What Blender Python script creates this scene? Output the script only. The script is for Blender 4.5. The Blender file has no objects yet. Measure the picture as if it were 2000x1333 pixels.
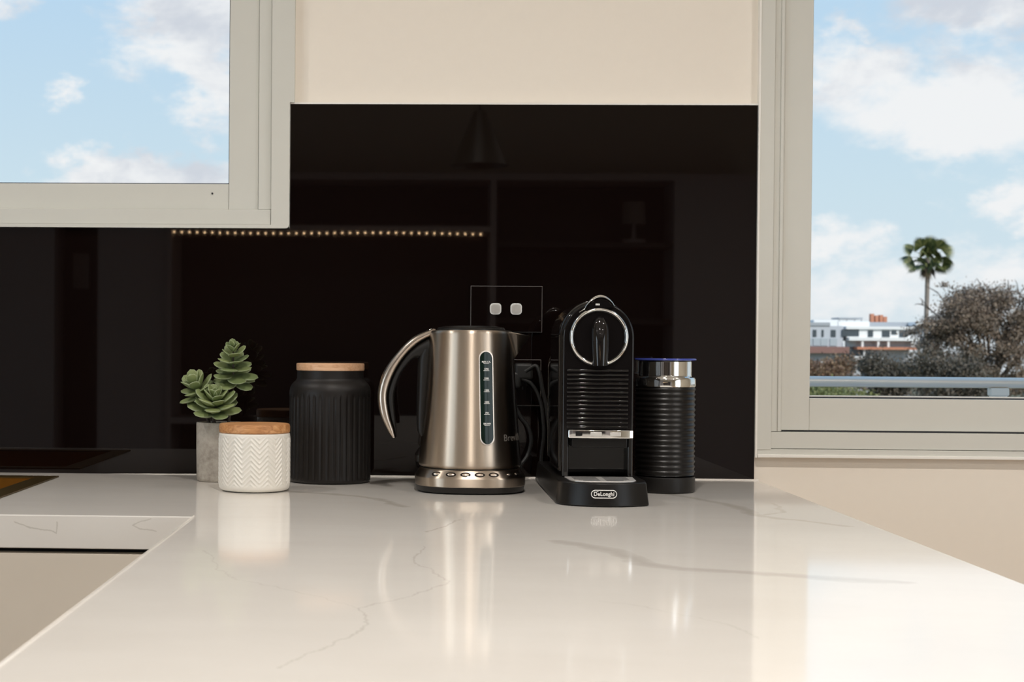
import bpy, bmesh, math, random
from mathutils import Vector, Matrix
random.seed(7)
SC = bpy.context.scene
COL = SC.collection
PI = math.pi

# ------------------------------------------------------------------ camera
cam_d = bpy.data.cameras.new('camera')
cam = bpy.data.objects.new('camera', cam_d)
COL.objects.link(cam)
SC.camera = cam
cam_d.sensor_width = 36.0
cam_d.lens = 54.0
cam_d.shift_x = 0.14265
cam_d.shift_y = 0.02398
cam_d.clip_start = 0.02
cam_d.clip_end = 2000
YAW, PITCH, ROLL = -0.03209, -0.01216, 0.00771
fw = Vector((math.sin(YAW) * math.cos(PITCH), math.cos(YAW) * math.cos(PITCH), math.sin(PITCH)))
rt = fw.cross(Vector((0, 0, 1))).normalized()
up = rt.cross(fw)
r2 = rt * math.cos(ROLL) + up * math.sin(ROLL)
u2 = up * math.cos(ROLL) - rt * math.sin(ROLL)
M = Matrix((r2, u2, -fw)).transposed().to_4x4()
M.translation = Vector((0, -2.4135, 1.12328))
cam.matrix_world = M
cam_d.dof.use_dof = True
cam_d.dof.focus_distance = 2.15
cam_d.dof.aperture_fstop = 16

# ------------------------------------------------------------------ colour management
vs = SC.view_settings
SC.display_settings.display_device = 'sRGB'
vs.view_transform = 'Standard'
vs.look = 'None'
vs.gamma = 1.0
vs.exposure = 0.0
vs.use_curve_mapping = False
cy = SC.cycles
cy.use_denoising = True
cy.max_bounces = 10
cy.diffuse_bounces = 5
cy.glossy_bounces = 6
cy.transmission_bounces = 8
cy.transparent_max_bounces = 12
cy.caustics_reflective = False
cy.caustics_refractive = False
cy.sample_clamp_indirect = 6.0


# ------------------------------------------------------------------ node helpers
class NT:
    def __init__(self, tree):
        self.t = tree
        self.t.nodes.clear()

    def node(self, typ, **kw):
        n = self.t.nodes.new(typ)
        for k, v in kw.items():
            setattr(n, k, v)
        return n

    def put(self, sock, val):
        if isinstance(val, bpy.types.NodeSocket):
            self.t.links.new(val, sock)
        elif val is not None:
            if hasattr(sock, 'default_value') and hasattr(sock.default_value, '__len__') and not hasattr(val, '__len__'):
                sock.default_value = [val] * len(sock.default_value)
            elif hasattr(sock.default_value, '__len__') and len(sock.default_value) == 4 and len(val) == 3:
                sock.default_value = (*val, 1)
            else:
                sock.default_value = val

    def math(self, op, a, b=None, c=None, clamp=False):
        n = self.node('ShaderNodeMath', operation=op, use_clamp=clamp)
        for i, v in enumerate((a, b, c)):
            if v is not None:
                self.put(n.inputs[i], v)
        return n.outputs[0]

    def vec(self, op, a, b=None, scale=None):
        n = self.node('ShaderNodeVectorMath', operation=op)
        self.put(n.inputs[0], a)
        if b is not None:
            self.put(n.inputs[1], b)
        if scale is not None:
            self.put(n.inputs['Scale'], scale)
        return n.outputs['Value'] if op in ('LENGTH', 'DOT_PRODUCT', 'DISTANCE') else n.outputs[0]

    def noise(self, vec, scale, detail=4, rough=0.55, dist=0.0, color=False):
        n = self.node('ShaderNodeTexNoise')
        self.put(n.inputs['Vector'], vec)
        n.inputs['Scale'].default_value = scale
        n.inputs['Detail'].default_value = detail
        n.inputs['Roughness'].default_value = rough
        n.inputs['Distortion'].default_value = dist
        return n.outputs['Color'] if color else n.outputs['Fac']

    def ramp(self, fac, stops, interp='LINEAR'):
        n = self.node('ShaderNodeValToRGB')
        n.color_ramp.interpolation = interp
        e = n.color_ramp.elements
        while len(e) < len(stops):
            e.new(0.5)
        for el, (p, c) in zip(e, stops):
            el.position = p
            el.color = (*c, 1) if len(c) == 3 else c
        self.put(n.inputs[0], fac)
        return n.outputs[0]

    def smooth(self, v, lo, hi):
        n = self.node('ShaderNodeMapRange', interpolation_type='SMOOTHSTEP')
        self.put(n.inputs[0], v)
        n.inputs[1].default_value = lo
        n.inputs[2].default_value = hi
        return n.outputs[0]

    def mix(self, fac, a, b, blend='MIX'):
        n = self.node('ShaderNodeMix', data_type='RGBA', blend_type=blend)
        self.put(n.inputs[0], fac)
        self.put(n.inputs[6], a)
        self.put(n.inputs[7], b)
        return n.outputs[2]

    def bump(self, height, strength=0.2, dist=0.002):
        n = self.node('ShaderNodeBump')
        n.inputs['Strength'].default_value = strength
        n.inputs['Distance'].default_value = dist
        self.put(n.inputs['Height'], height)
        return n.outputs[0]


# ------------------------------------------------------------------ world: blue sky with broken cloud
world = bpy.data.worlds.new('sky')
SC.world = world
world.use_nodes = True
w = NT(world.node_tree)
dirv = w.node('ShaderNodeTexCoord').outputs['Generated']
sep = w.node('ShaderNodeSeparateXYZ')
w.put(sep.inputs[0], dirv)
wx, wy, wz = sep.outputs
stretched = w.vec('MULTIPLY', dirv, (1.0, 1.0, 1.7))
n1 = w.noise(stretched, 9.0, 9, 0.58, 0.25)
n2 = w.noise(w.vec('ADD', stretched, (3.1, 0.4, 1.7)), 15.0, 8, 0.6, 0.2)
n3 = w.noise(stretched, 40.0, 7, 0.6, 0.3)
dens = w.math('MULTIPLY', w.math('SUBTRACT', n1, 0.50), 3.0)
CLOUDS = [(-.140, .205, .052, .036, 1.5), (-.128, .172, .032, .030, 1.3), (-.132, .152, .014, .014, .7), (-.196, .108, .036, .021, 1.6), (-.180, .102, .030, .012, 1.2), (-.140, .106, .030, .012, .8),
          (-.262, .214, .022, .018, .9), (-.221, .160, .010, .007, .6),
          (.262, .195, .024, .012, .9), (.275, .172, .045, .022, 1.0), (.320, .152, .060, .026, 1.1), (.330, .128, .040, .018, 1.0), (.350, .145, .050, .036, 1.0), (.335, .210, .070, .030, 1.2),
          (.366, .094, .020, .016, 1.0), (.257, .066, .030, .018, 1.1), (.290, .036, .070, .026, .9), (.352, .044, .050, .018, .8)]
warp = w.node('ShaderNodeSeparateXYZ')
w.put(warp.inputs[0], w.vec('SCALE', w.vec('SUBTRACT', w.noise(stretched, 26.0, 7, .62, color=True), (.5, .5, .5)), scale=.085))
wxx = w.math('ADD', wx, warp.outputs[0])
wzz = w.math('ADD', wz, w.math('MULTIPLY', warp.outputs[1], .7))
bl = None
for (cx, cz, rx, rz, a) in CLOUDS:
    ux = w.math('DIVIDE', w.math('SUBTRACT', wxx, cx), rx)
    uz = w.math('DIVIDE', w.math('SUBTRACT', wzz, cz), rz)
    rr = w.math('SQRT', w.math('ADD', w.math('MULTIPLY', ux, ux), w.math('MULTIPLY', uz, uz)))
    b = w.math('MULTIPLY', w.math('SUBTRACT', 1.15, rr, clamp=False), a)
    bl = b if bl is None else w.math('MAXIMUM', bl, b)
bl = w.math('MAXIMUM', bl, -0.40)
dens = w.math('ADD', w.math('ADD', dens, w.math('MULTIPLY', w.math('SUBTRACT', n3, .5), 1.2)), w.math('MULTIPLY', bl, 1.0))
cov = w.smooth(dens, -0.25, 0.85)
blue = w.ramp(wz, [(0.0, (.70, .80, .86)), (0.10, (.61, .765, .86)), (0.22, (.50, .695, .88)), (0.6, (.33, .55, .83)), (1.0, (.22, .44, .76))])
side = w.smooth(wx, -.1, .3)
grey = w.smooth(w.math('ADD', w.math('MULTIPLY', n2, 1.1), w.math('MULTIPLY', w.math('SUBTRACT', wz, 0.165), w.math('MULTIPLY', side, 5.0))), 0.48, 0.80)
white = w.mix(w.math('MULTIPLY', grey, .85), (.93, .93, .935), (.60, .635, .71))
haze = w.smooth(wz, 0.05, -0.01)
skyc = w.mix(w.math('MULTIPLY', cov, 0.94), blue, white)
skyc = w.mix(w.math('MULTIPLY', haze, 0.55), skyc, (.80, .83, .86))
bg = w.node('ShaderNodeBackground')
w.put(bg.inputs[0], skyc)
bg.inputs[1].default_value = 1.0
wo = w.node('ShaderNodeOutputWorld')
w.t.links.new(bg.outputs[0], wo.inputs[0])

# sun behind the house, lighting the town beyond the windows
sun_d = bpy.data.lights.new('sun', 'SUN')
sun_d.energy = 3.2
sun_d.color = (1.0, .95, .87)
sun_d.angle = 0.01
sun = bpy.data.objects.new('sun', sun_d)
COL.objects.link(sun)
sun.rotation_euler = Vector((-0.45, 0.75, -0.62)).to_track_quat('-Z', 'Y').to_euler()

# area lamps at the side doors: daylight on the left, added fill on the right
for dx_, en_, colr in ((-3.31, 48, (.76, .89, 1.0)), (2.81, 34, (.95, .97, 1.0))):
    ad = bpy.data.lights.new('door_daylight_fill', 'AREA')
    ad.shape = 'RECTANGLE'
    ad.size, ad.size_y = 2.3, 2.0
    ad.energy = en_
    ad.color = colr
    al = bpy.data.objects.new('door_daylight_fill', ad)
    COL.objects.link(al)
    al.location = (dx_, -3.4, 1.1)
    al.rotation_euler = Vector((-dx_, 0, 0)).to_track_quat('-Z', 'Z').to_euler()
DOWNLIGHT_W = 11.8


# ------------------------------------------------------------------ materials
MATS = {}


def mat(name, color=(.5, .5, .5), rough=.5, metal=0.0, ior=1.5, spec=None, **kw):
    m = bpy.data.materials.new(name)
    m.use_nodes = True
    t = NT(m.node_tree)
    p = t.node('ShaderNodeBsdfPrincipled')
    o = t.node('ShaderNodeOutputMaterial')
    t.t.links.new(p.outputs[0], o.inputs[0])
    t.put(p.inputs['Base Color'], color)
    p.inputs['Roughness'].default_value = rough
    p.inputs['Metallic'].default_value = metal
    p.inputs['IOR'].default_value = ior
    if spec is not None:
        p.inputs['Specular IOR Level'].default_value = spec
    for k, v in kw.items():
        t.put(p.inputs[k.replace('_', ' ')], v)
    MATS[name] = m
    m['_'] = 0
    return m, t, p


def objco(t):
    return t.node('ShaderNodeTexCoord').outputs['Object']


def geopos(t):
    return t.node('ShaderNodeNewGeometry').outputs['Position']


def simple(name, color, rough=.5, metal=0.0, var=0.04, scale=30, bump=0.0, **kw):
    m, t, p = mat(name, color, rough, metal, **kw)
    nz = t.noise(objco(t), scale, 4)
    c = t.mix(nz, tuple(x * (1 - var) for x in color), tuple(min(1, x * (1 + var)) for x in color))
    t.put(p.inputs['Base Color'], c)
    if bump:
        t.put(p.inputs['Normal'], t.bump(nz, bump, .001))
    return m


simple('wall_paint', (.85, .785, .695), .75, var=.015, scale=60, bump=.05)
simple('room_paint', (.52, .47, .38), .8, var=.02, scale=40)
simple('ceiling_paint', (.72, .70, .66), .85, var=.02)
simple('frame_alu', (.64, .635, .585), .42, var=.012, scale=25)
simple('white_trim', (.86, .84, .79), .4, var=.02)
simple('gasket', (.02, .02, .025), .6)
simple('cabinet_paint', (.66, .59, .50), .55, var=.015, scale=20)
simple('shadow_gap', (.012, .008, .007), .7)
simple('black_glass', (.0045, .0022, .0018), .02, var=.1, scale=8, ior=1.5)
simple('black_gloss', (.006, .005, .005), .06, ior=1.5)
simple('black_satin', (.0065, .0055, .005), .34, spec=.32)
simple('black_plastic', (.009, .0078, .007), .45, var=.1, spec=.35)
simple('black_rubber', (.012, .012, .012), .5)
simple('chrome', (.86, .85, .83), .08, 1.0, var=.02)
simple('tray_steel', (.80, .78, .75), .42, .75, var=.03)
simple('white_print', (.82, .81, .78), .5)
simple('switch_metal', (.80, .78, .74), .3, .6)
simple('plate_edge_glint', (.16, .15, .15), .35)
simple('brass', (.62, .36, .07), .28, 1.0, var=.06)
simple('bronze', (.16, .105, .035), .4, 1.0, var=.08)
simple('blue_lid', (.05, .07, .34), .12, var=.05)
simple('shelf_paint', (.30, .26, .25), .6)
simple('shelf_dark', (.035, .026, .022), .6)
simple('panel_grey', (.30, .275, .27), .6)
simple('olive_shade', (.055, .05, .03), .5)
simple('floor_wood', (.26, .17, .10), .45, var=.2, scale=6)
simple('lamp_fabric', (.17, .14, .12), .8)
simple('rail_steel', (.88, .81, .73), .32, .35)
simple('render_white', (.80, .80, .79), .7, var=.03, scale=1)
simple('render_grey', (.50, .52, .56), .7, var=.03, scale=1)
simple('roof_grey', (.36, .38, .41), .7, scale=1)
simple('terracotta', (.52, .22, .13), .8, scale=1)
simple('brick_red', (.24, .13, .11), .8, scale=1)
simple('far_glass', (.06, .075, .085), .15, scale=1)
simple('far_glass_light', (.40, .44, .47), .2, scale=1)
simple('ground', (.14, .13, .07), .9, var=.3, scale=.3)
simple('bark', (.10, .075, .06), .9, var=.3, scale=3)
simple('palm_trunk', (.26, .22, .19), .9, var=.2, scale=6)

# ceramic, concrete, wood
m, t, p = mat('white_ceramic', (.78, .75, .69), .28)
nz = t.noise(objco(t), 40, 3)
t.put(p.inputs['Base Color'], t.mix(nz, (.74, .71, .65), (.80, .77, .71)))
m, t, p = mat('charcoal_ceramic', (.022, .019, .018), .45, spec=.3)
nz = t.noise(objco(t), 60, 5)
t.put(p.inputs['Base Color'], t.mix(nz, (.0095, .008, .0072), (.015, .0125, .0115)))
t.put(p.inputs['Normal'], t.bump(nz, .15, .0006))

m, t, p = mat('concrete', (.35, .31, .27), .88)
co = objco(t)
a = t.noise(co, 28, 8, .65)
b = t.noise(co, 160, 4, .6)
h = t.math('ADD', t.math('MULTIPLY', a, .7), t.math('MULTIPLY', b, .3))
t.put(p.inputs['Base Color'], t.ramp(h, [(.30, (.20, .175, .145)), (.48, (.37, .335, .29)), (.62, (.47, .435, .385))]))
t.put(p.inputs['Normal'], t.bump(h, .5, .0015))


def wood(name, c1, c2, c3):
    m, t, p = mat(name, c2, .5)
    co = t.vec('MULTIPLY', objco(t), (10, 70, 70))
    a = t.noise(co, 2.2, 6, .6, 1.2)
    b = t.noise(t.vec('MULTIPLY', objco(t), (60, 500, 500)), 2, 3, .6)
    h = t.math('ADD', t.math('MULTIPLY', a, .8), t.math('MULTIPLY', b, .2))
    t.put(p.inputs['Base Color'], t.ramp(h, [(.34, c1), (.5, c2), (.66, c3)]))
    t.put(p.inputs['Normal'], t.bump(h, .12, .0006))


wood('acacia', (.32, .13, .042), (.50, .235, .09), (.66, .37, .17))
wood('beech', (.55, .30, .16), (.68, .40, .235), (.76, .49, .31))


# brushed stainless steel
def brushed(name, color, rough, aniso, fine):
    m, t, p = mat(name, color, rough, 1.0)
    tg = t.node('ShaderNodeTangent', direction_type='RADIAL', axis='Z')
    p.inputs['Anisotropic'].default_value = aniso
    p.inputs['Anisotropic Rotation'].default_value = 0.25
    t.put(p.inputs['Tangent'], tg.outputs[0])
    nz = t.noise(t.vec('MULTIPLY', objco(t), (20, 20, fine)), 1.0, 4, .7)
    t.put(p.inputs['Roughness'], t.math('ADD', t.math('MULTIPLY', nz, .03), rough - .015))
    t.put(p.inputs['Base Color'], t.mix(nz, tuple(x * .94 for x in color), color))


brushed('brushed_steel', (.52, .44, .36), .37, .95, 2500)
simple('satin_steel', (.55, .47, .40), .27, 1.0, var=.04)

# engineered stone worktop, veins drawn as distance to polylines in object space
VEINS = [
    ([(.1545, -.7926), (.1973, -.8582), (.2112, -.9063), (.2193, -.9587), (.2472, -.9864), (.2917, -.9989), (.3493, -1.0285), (.43, -1.055)], .0135, .36),
    ([(.0104, -.8474), (-.0009, -.9606), (.0196, -1.0251), (.0301, -1.0761), (.0139, -1.1336), (-.0425, -1.2257), (-.0339, -1.2742), (-.0348, -1.3156), (-.0861, -1.4475)], .0012, .36),
    ([(-.0425, -1.2257), (-.078, -1.1673), (-.16, -1.0771), (-.2076, -.8949)], .0011, .20),
    ([(-.19, -.26), (-.0903, -.3166), (-.0472, -.3615), (-.0122, -.4569)], .010, .42),
    ([(.36, -.25), (.4186, -.411), (.4209, -.5196), (.50, -.62)], .010, .38),
    ([(.4209, -.5196), (.4613, -.4805), (.477, -.3722)], .004, .35),
    ([(.0554, -.5957), (.015, -.7254)], .002, .40),
    ([(.1452, -1.1749), (.183, -1.1964), (.2376, -1.2812), (.2425, -1.3264)], .0011, .22),
]
EDGE_VEINS = [
    ([(-.4754, -.600, .9116), (-.4557, -.600, .9039), (-.4342, -.600, .9017), (-.4262, -.600, .8982), (-.4251, -.600, .9122)], .0009, .45),
    ([(-.3121, -.600, .9165), (-.3241, -.600, .914), (-.3332, -.600, .909), (-.324, -.600, .9048), (-.3057, -.600, .9014)], .0009, .40),
]
m, t, p = mat('stone', (.74, .71, .67), .085, ior=1.45)
co = geopos(t)
wob = t.vec('SCALE', t.vec('SUBTRACT', t.noise(co, 22, 5, .65, color=True), (.5, .5, .5)), scale=.028)
cow = t.vec('ADD', co, wob)
co2 = t.vec('ADD', co, t.vec('MULTIPLY', wob, (.35, 0, .35)))
wid = t.math('ADD', t.math('MULTIPLY', t.noise(co, 11, 3), 1.8), .1)
acc = None
for pts, wd, st in VEINS + EDGE_VEINS:
    dm = None
    for a3, b3 in zip(pts[:-1], pts[1:]):
        A = Vector(a3 if len(a3) == 3 else (*a3, .92))
        B = Vector(b3 if len(b3) == 3 else (*b3, .92))
        ba = B - A
        pa = t.vec('SUBTRACT', cow if len(a3) == 2 else co2, tuple(A))
        hh = t.math('MULTIPLY', t.vec('DOT_PRODUCT', pa, tuple(ba)), 1.0 / ba.length_squared, clamp=True)
        q = t.vec('SUBTRACT', pa, t.vec('SCALE', tuple(ba), scale=hh))
        if len(a3) == 2:
            q = t.vec('MULTIPLY', q, (1, 1, .05))
        d = t.vec('LENGTH', q)
        dm = d if dm is None else t.math('MINIMUM', dm, d)
    v = t.math('SUBTRACT', 1.0, t.math('DIVIDE', dm, t.math('MULTIPLY', wid, wd)), clamp=True)
    v = t.math('MULTIPLY', t.math('SQRT', v), st)
    acc = v if acc is None else t.math('MAXIMUM', acc, v)
cloud = t.noise(t.vec('MULTIPLY', cow, (5, 9, 5)), 1.0, 6, .6)
basec = t.mix(cloud, (.67, .63, .58), (.77, .74, .695))
t.put(p.inputs['Base Color'], t.mix(acc, basec, (.36, .325, .27)))

# glazing
def glass(name, tint=(1, 1, 1), refl=1.0):
    m = bpy.data.materials.new(name)
    m.use_nodes = True
    t = NT(m.node_tree)
    tr = t.node('ShaderNodeBsdfTransparent')
    tr.inputs[0].default_value = (*tint, 1)
    gl = t.node('ShaderNodeBsdfGlossy')
    gl.inputs['Roughness'].default_value = 0.0
    fr = t.node('ShaderNodeFresnel')
    fr.inputs[0].default_value = 1.45
    mx = t.node('ShaderNodeMixShader')
    t.put(mx.inputs[0], t.math('MULTIPLY', fr.outputs[0], refl))
    t.t.links.new(tr.outputs[0], mx.inputs[1])
    t.t.links.new(gl.outputs[0], mx.inputs[2])
    o = t.node('ShaderNodeOutputMaterial')
    t.t.links.new(mx.outputs[0], o.inputs[0])
    MATS[name] = m


glass('window_glass', (.985, .99, .99), .12)
glass('tank_plastic', (.55, .55, .56), 1.0)


def emissive(name, color, strength):
    m, t, p = mat(name, color, .5)
    t.put(p.inputs['Emission Color'], color)
    p.inputs['Emission Strength'].default_value = strength


emissive('led_glow', (1.0, .66, .36), 55.0)
emissive('lens_glow', (1.0, .88, .72), 8.0)


def leafmat(name, cols, rough=.55, trans=0.0):
    m, t, p = mat(name, cols[1], rough)
    rnd = t.node('ShaderNodeNewGeometry').outputs['Random Per Island']
    nz = t.noise(objco(t), .9, 3)
    f = t.math('ADD', t.math('MULTIPLY', rnd, .6), t.math('MULTIPLY', nz, .4))
    t.put(p.inputs['Base Color'], t.ramp(f, [(.25, cols[0]), (.5, cols[1]), (.75, cols[2])]))


leafmat('leaf_brown', [(.12, .08, .055), (.21, .155, .11), (.33, .255, .19)])
leafmat('leaf_rust', [(.11, .06, .035), (.21, .115, .065), (.26, .18, .10)])
leafmat('leaf_green', [(.09, .11, .03), (.17, .19, .055), (.26, .26, .10)])
leafmat('leaf_dark', [(.05, .045, .03), (.105, .088, .062), (.20, .16, .12)])
leafmat('palm_leaf', [(.04, .06, .015), (.085, .11, .03), (.20, .20, .07)])
leafmat('palm_dead', [(.07, .05, .03), (.12, .085, .05), (.17, .13, .08)])

# succulent leaf: pale rim, green heart
m, t, p = mat('succulent_leaf', (.16, .25, .10), .55)
uvn = t.node('ShaderNodeUVMap')
su = t.node('ShaderNodeSeparateXYZ')
t.put(su.inputs[0], uvn.outputs[0])
rim = t.smooth(su.outputs[0], .62, 1.0)
nz = t.noise(objco(t), 130, 4)
oi = t.node('ShaderNodeObjectInfo').outputs['Random']
heart = t.mix(oi, (.125, .175, .055), (.215, .255, .085))
heart = t.mix(t.math('MULTIPLY', nz, .5), heart, (.27, .33, .17))
t.put(p.inputs['Base Color'], t.mix(t.math('MULTIPLY', rim, .65), heart, (.46, .52, .34)))


# ------------------------------------------------------------------ mesh helpers
def link(name, me, material=None, parent=None, loc=None, smooth=None):
    if material:
        me.materials.clear()
        me.materials.append(MATS[material])
    if smooth is not None:
        me.polygons.foreach_set('use_smooth', [True] * len(me.polygons))
        me.set_sharp_from_angle(angle=math.radians(smooth))
    o = bpy.data.objects.new(name, me)
    COL.objects.link(o)
    if smooth is not None:
        wn = o.modifiers.new('weighted_normals', 'WEIGHTED_NORMAL')
        wn.keep_sharp = True
        wn.weight = 80
    if parent:
        o.parent = parent
    if loc:
        o.location = loc
    return o


def build(name, bm, material, parent=None, smooth=None, loc=None):
    me = bpy.data.meshes.new(name)
    bmesh.ops.recalc_face_normals(bm, faces=bm.faces)
    bm.to_mesh(me)
    bm.free()
    return link(name, me, material, parent, loc, smooth)


def tag(o, label, cat, group=None, kind=None):
    o['label'] = label
    o['category'] = cat
    if group:
        o['group'] = group
    if kind:
        o['kind'] = kind
    return o


def thing(name, loc, label, cat, group=None, kind=None):
    o = bpy.data.objects.new(name, None)
    o.empty_display_size = .05
    COL.objects.link(o)
    o.location = loc
    return tag(o, label, cat, group, kind)


def box(bm, x0, x1, y0, y1, z0, z1, bev=0.0, seg=2):
    r = bmesh.ops.create_cube(bm, size=1)
    vv = r['verts']
    for v in vv:
        v.co = Vector(((x0 + x1) / 2 + v.co.x * (x1 - x0), (y0 + y1) / 2 + v.co.y * (y1 - y0), (z0 + z1) / 2 + v.co.z * (z1 - z0)))
    if bev:
        ed = list({e for v in vv for e in v.link_edges})
        bmesh.ops.bevel(bm, geom=ed, offset=bev, segments=seg, affect='EDGES', profile=.5)
    return bm


def boxo(name, b, material, parent=None, bev=0.0, seg=2, smooth=None):
    bm = bmesh.new()
    ox = parent.location if parent else Vector((0, 0, 0))
    if parent and parent.parent:
        ox = ox + parent.parent.location
    box(bm, b[0] - ox.x, b[1] - ox.x, b[2] - ox.y, b[3] - ox.y, b[4] - ox.z, b[5] - ox.z, bev, seg)
    return build(name, bm, material, parent, smooth if smooth else (30 if bev else None))


def lathe(prof, seg=64, rf=None, cap=True):
    bm = bmesh.new()
    rings = []
    for (r, z) in prof:
        if r < 1e-6:
            rings.append([bm.verts.new((0, 0, z))])
            continue
        ring = []
        for i in range(seg):
            a = 2 * PI * i / seg
            rr = r + (rf(a, r, z) if rf else 0)
            ring.append(bm.verts.new((rr * math.sin(a), -rr * math.cos(a), z)))
        rings.append(ring)
    for A, B in zip(rings[:-1], rings[1:]):
        if len(A) == 1 and len(B) == 1:
            continue
        for i in range(seg):
            j = (i + 1) % seg
            if len(A) == 1:
                bm.faces.new((A[0], B[j], B[i]))
            elif len(B) == 1:
                bm.faces.new((A[i], A[j], B[0]))
            else:
                bm.faces.new((A[i], A[j], B[j], B[i]))
    if cap:
        if len(rings[0]) > 1:
            bm.faces.new(rings[0][::-1])
        if len(rings[-1]) > 1:
            bm.faces.new(rings[-1])
    return bm


def catmull(pts, n=6):
    P = [Vector(q) for q in pts]
    P = [P[0] * 2 - P[1]] + P + [P[-1] * 2 - P[-2]]
    out = []
    for i in range(1, len(P) - 2):
        for k in range(n):
            s = k / n
            a, b, c, d = P[i - 1], P[i], P[i + 1], P[i + 2]
            out.append(.5 * ((2 * b) + (c - a) * s + (2 * a - 5 * b + 4 * c - d) * s * s + (3 * b - a - 3 * c + d) * s ** 3))
    out.append(P[-2])
    return out


def tube(bm, pts, rad, seg=8, cap=True):
    rings = []
    n = len(pts)
    prev = None
    for i, q in enumerate(pts):
        tg = (pts[min(i + 1, n - 1)] - pts[max(i - 1, 0)]).normalized()
        if prev is None:
            ax = Vector((0, 0, 1)) if abs(tg.z) < .9 else Vector((1, 0, 0))
            u = tg.cross(ax).normalized()
        else:
            u = (prev - tg * prev.dot(tg)).normalized()
        prev = u
        v = tg.cross(u)
        r = rad[i] if hasattr(rad, '__len__') else rad
        rings.append([bm.verts.new(q + (u * math.cos(2 * PI * k / seg) + v * math.sin(2 * PI * k / seg)) * r) for k in range(seg)])
    for A, B in zip(rings[:-1], rings[1:]):
        for k in range(seg):
            j = (k + 1) % seg
            bm.faces.new((A[k], A[j], B[j], B[k]))
    if cap:
        bm.faces.new(rings[0][::-1])
        bm.faces.new(rings[-1])
    return bm


def prism(bm, poly, y0, y1):
    """polygon in x-z, extruded along y"""
    A = [bm.verts.new((x, y0, z)) for x, z in poly]
    B = [bm.verts.new((x, y1, z)) for x, z in poly]
    n = len(poly)
    bm.faces.new(A)
    bm.faces.new(B[::-1])
    for i in range(n):
        j = (i + 1) % n
        bm.faces.new((A[j], A[i], B[i], B[j]))
    return bm


def vprism(bm, poly, z0, z1, top_scale=None):
    """polygon in x-y, extruded along z; optional list of top points"""
    A = [bm.verts.new((x, y, z0)) for x, y in poly]
    tp = top_scale or poly
    B = [bm.verts.new((x, y, z1)) for x, y in tp]
    n = len(poly)
    bm.faces.new(A[::-1])
    bm.faces.new(B)
    for i in range(n):
        j = (i + 1) % n
        bm.faces.new((A[i], A[j], B[j], B[i]))
    return bm


def bevel_all(bm, off, seg=2, ang=30):
    bm.normal_update()
    ed = [e for e in bm.edges if len(e.link_faces) == 2 and e.calc_face_angle(0) > math.radians(ang)]
    bmesh.ops.bevel(bm, geom=ed, offset=off, segments=seg, affect='EDGES', profile=.5, clamp_overlap=True)
    return bm


def cells(us, vs_, skip, t0, t1, plane):
    """slab made of grid cells (with holes); plane 'xy' (thickness z) or 'xz' (thickness y) or 'yz'"""
    bm = bmesh.new()
    g = {}

    def vert(i, j, k):
        key = (i, j, k)
        if key not in g:
            u, v, tt = us[i], vs_[j], (t0, t1)[k]
            c = {'xy': (u, v, tt), 'xz': (u, tt, v), 'yz': (tt, u, v)}[plane]
            g[key] = bm.verts.new(c)
        return g[key]
    keep = {(i, j) for i in range(len(us) - 1) for j in range(len(vs_) - 1) if (i, j) not in skip}
    for (i, j) in keep:
        for k in (0, 1):
            f = [vert(i, j, k), vert(i + 1, j, k), vert(i + 1, j + 1, k), vert(i, j + 1, k)]
            bm.faces.new(f if k else f[::-1])
        for (di, dj, a, b) in ((-1, 0, (0, 0), (0, 1)), (1, 0, (1, 0), (1, 1)), (0, -1, (0, 0), (1, 0)), (0, 1, (0, 1), (1, 1))):
            if (i + di, j + dj) not in keep:
                bm.faces.new((vert(i + a[0], j + a[1], 0), vert(i + b[0], j + b[1], 0), vert(i + b[0], j + b[1], 1), vert(i + a[0], j + a[1], 1)))
    return bm


def text_mesh(body, size, extrude=.0003, offset=0.0, spacing=1.0, align='CENTER'):
    c = bpy.data.curves.new('text', 'FONT')
    c.body = body
    c.size = size
    c.extrude = extrude
    c.offset = offset
    c.space_character = spacing
    c.align_x = align
    c.align_y = 'CENTER'
    c.resolution_u = 3
    o = bpy.data.objects.new('text', c)
    COL.objects.link(o)
    dg = bpy.context.evaluated_depsgraph_get()
    me = bpy.data.meshes.new_from_object(o.evaluated_get(dg))
    bpy.data.objects.remove(o)
    bpy.data.curves.remove(c)
    return me


# ================================================================== the room
ZC = .92           # worktop height
XL, XR, YB, ZT = -3.2, 2.7, -5.9, 2.6
# back wall with its two window openings
bm = cells([XL - .2, -1.75, -.195, .531, 2.25, XR + .2], [-.1, .956, 1.308, 2.25, ZT], {(1, 2), (3, 1), (3, 2)}, 0.0, .2, 'xz')
tag(build('wall_back', bm, 'wall_paint'), 'beige painted wall around the windows and dark splashback', 'wall', kind='structure')
bm = cells([YB - .2, -4.6, -2.2, .0], [-.1, .02, 2.15, ZT], {(1, 1)}, XL - .2, XL, 'yz')
tag(build('wall_left', bm, 'room_paint'), 'side wall with the glazed door, left of the kitchen', 'wall', kind='structure')
bm = cells([YB - .2, -4.6, -2.2, .0], [-.1, .02, 2.15, ZT], {(1, 1)}, XR, XR + .2, 'yz')
tag(build('wall_right', bm, 'room_paint'), 'plain side wall to the right of the kitchen', 'wall', kind='structure')
tag(boxo('wall_front', (XL, XR, YB - .2, YB, -.1, ZT), 'room_paint'), 'olive toned wall behind the shelving, seen mirrored in the splashback', 'wall', kind='structure')
tag(boxo('ceiling', (XL - .2, XR + .2, YB - .2, .2, ZT, ZT + .15), 'ceiling_paint'), 'white plaster ceiling above the kitchen', 'ceiling', kind='structure')
tag(boxo('floor', (XL - .2, XR + .2, YB - .2, 0, -.2, -.1 + .1), 'floor_wood'), 'wooden floor of the kitchen', 'floor', kind='structure')

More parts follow.
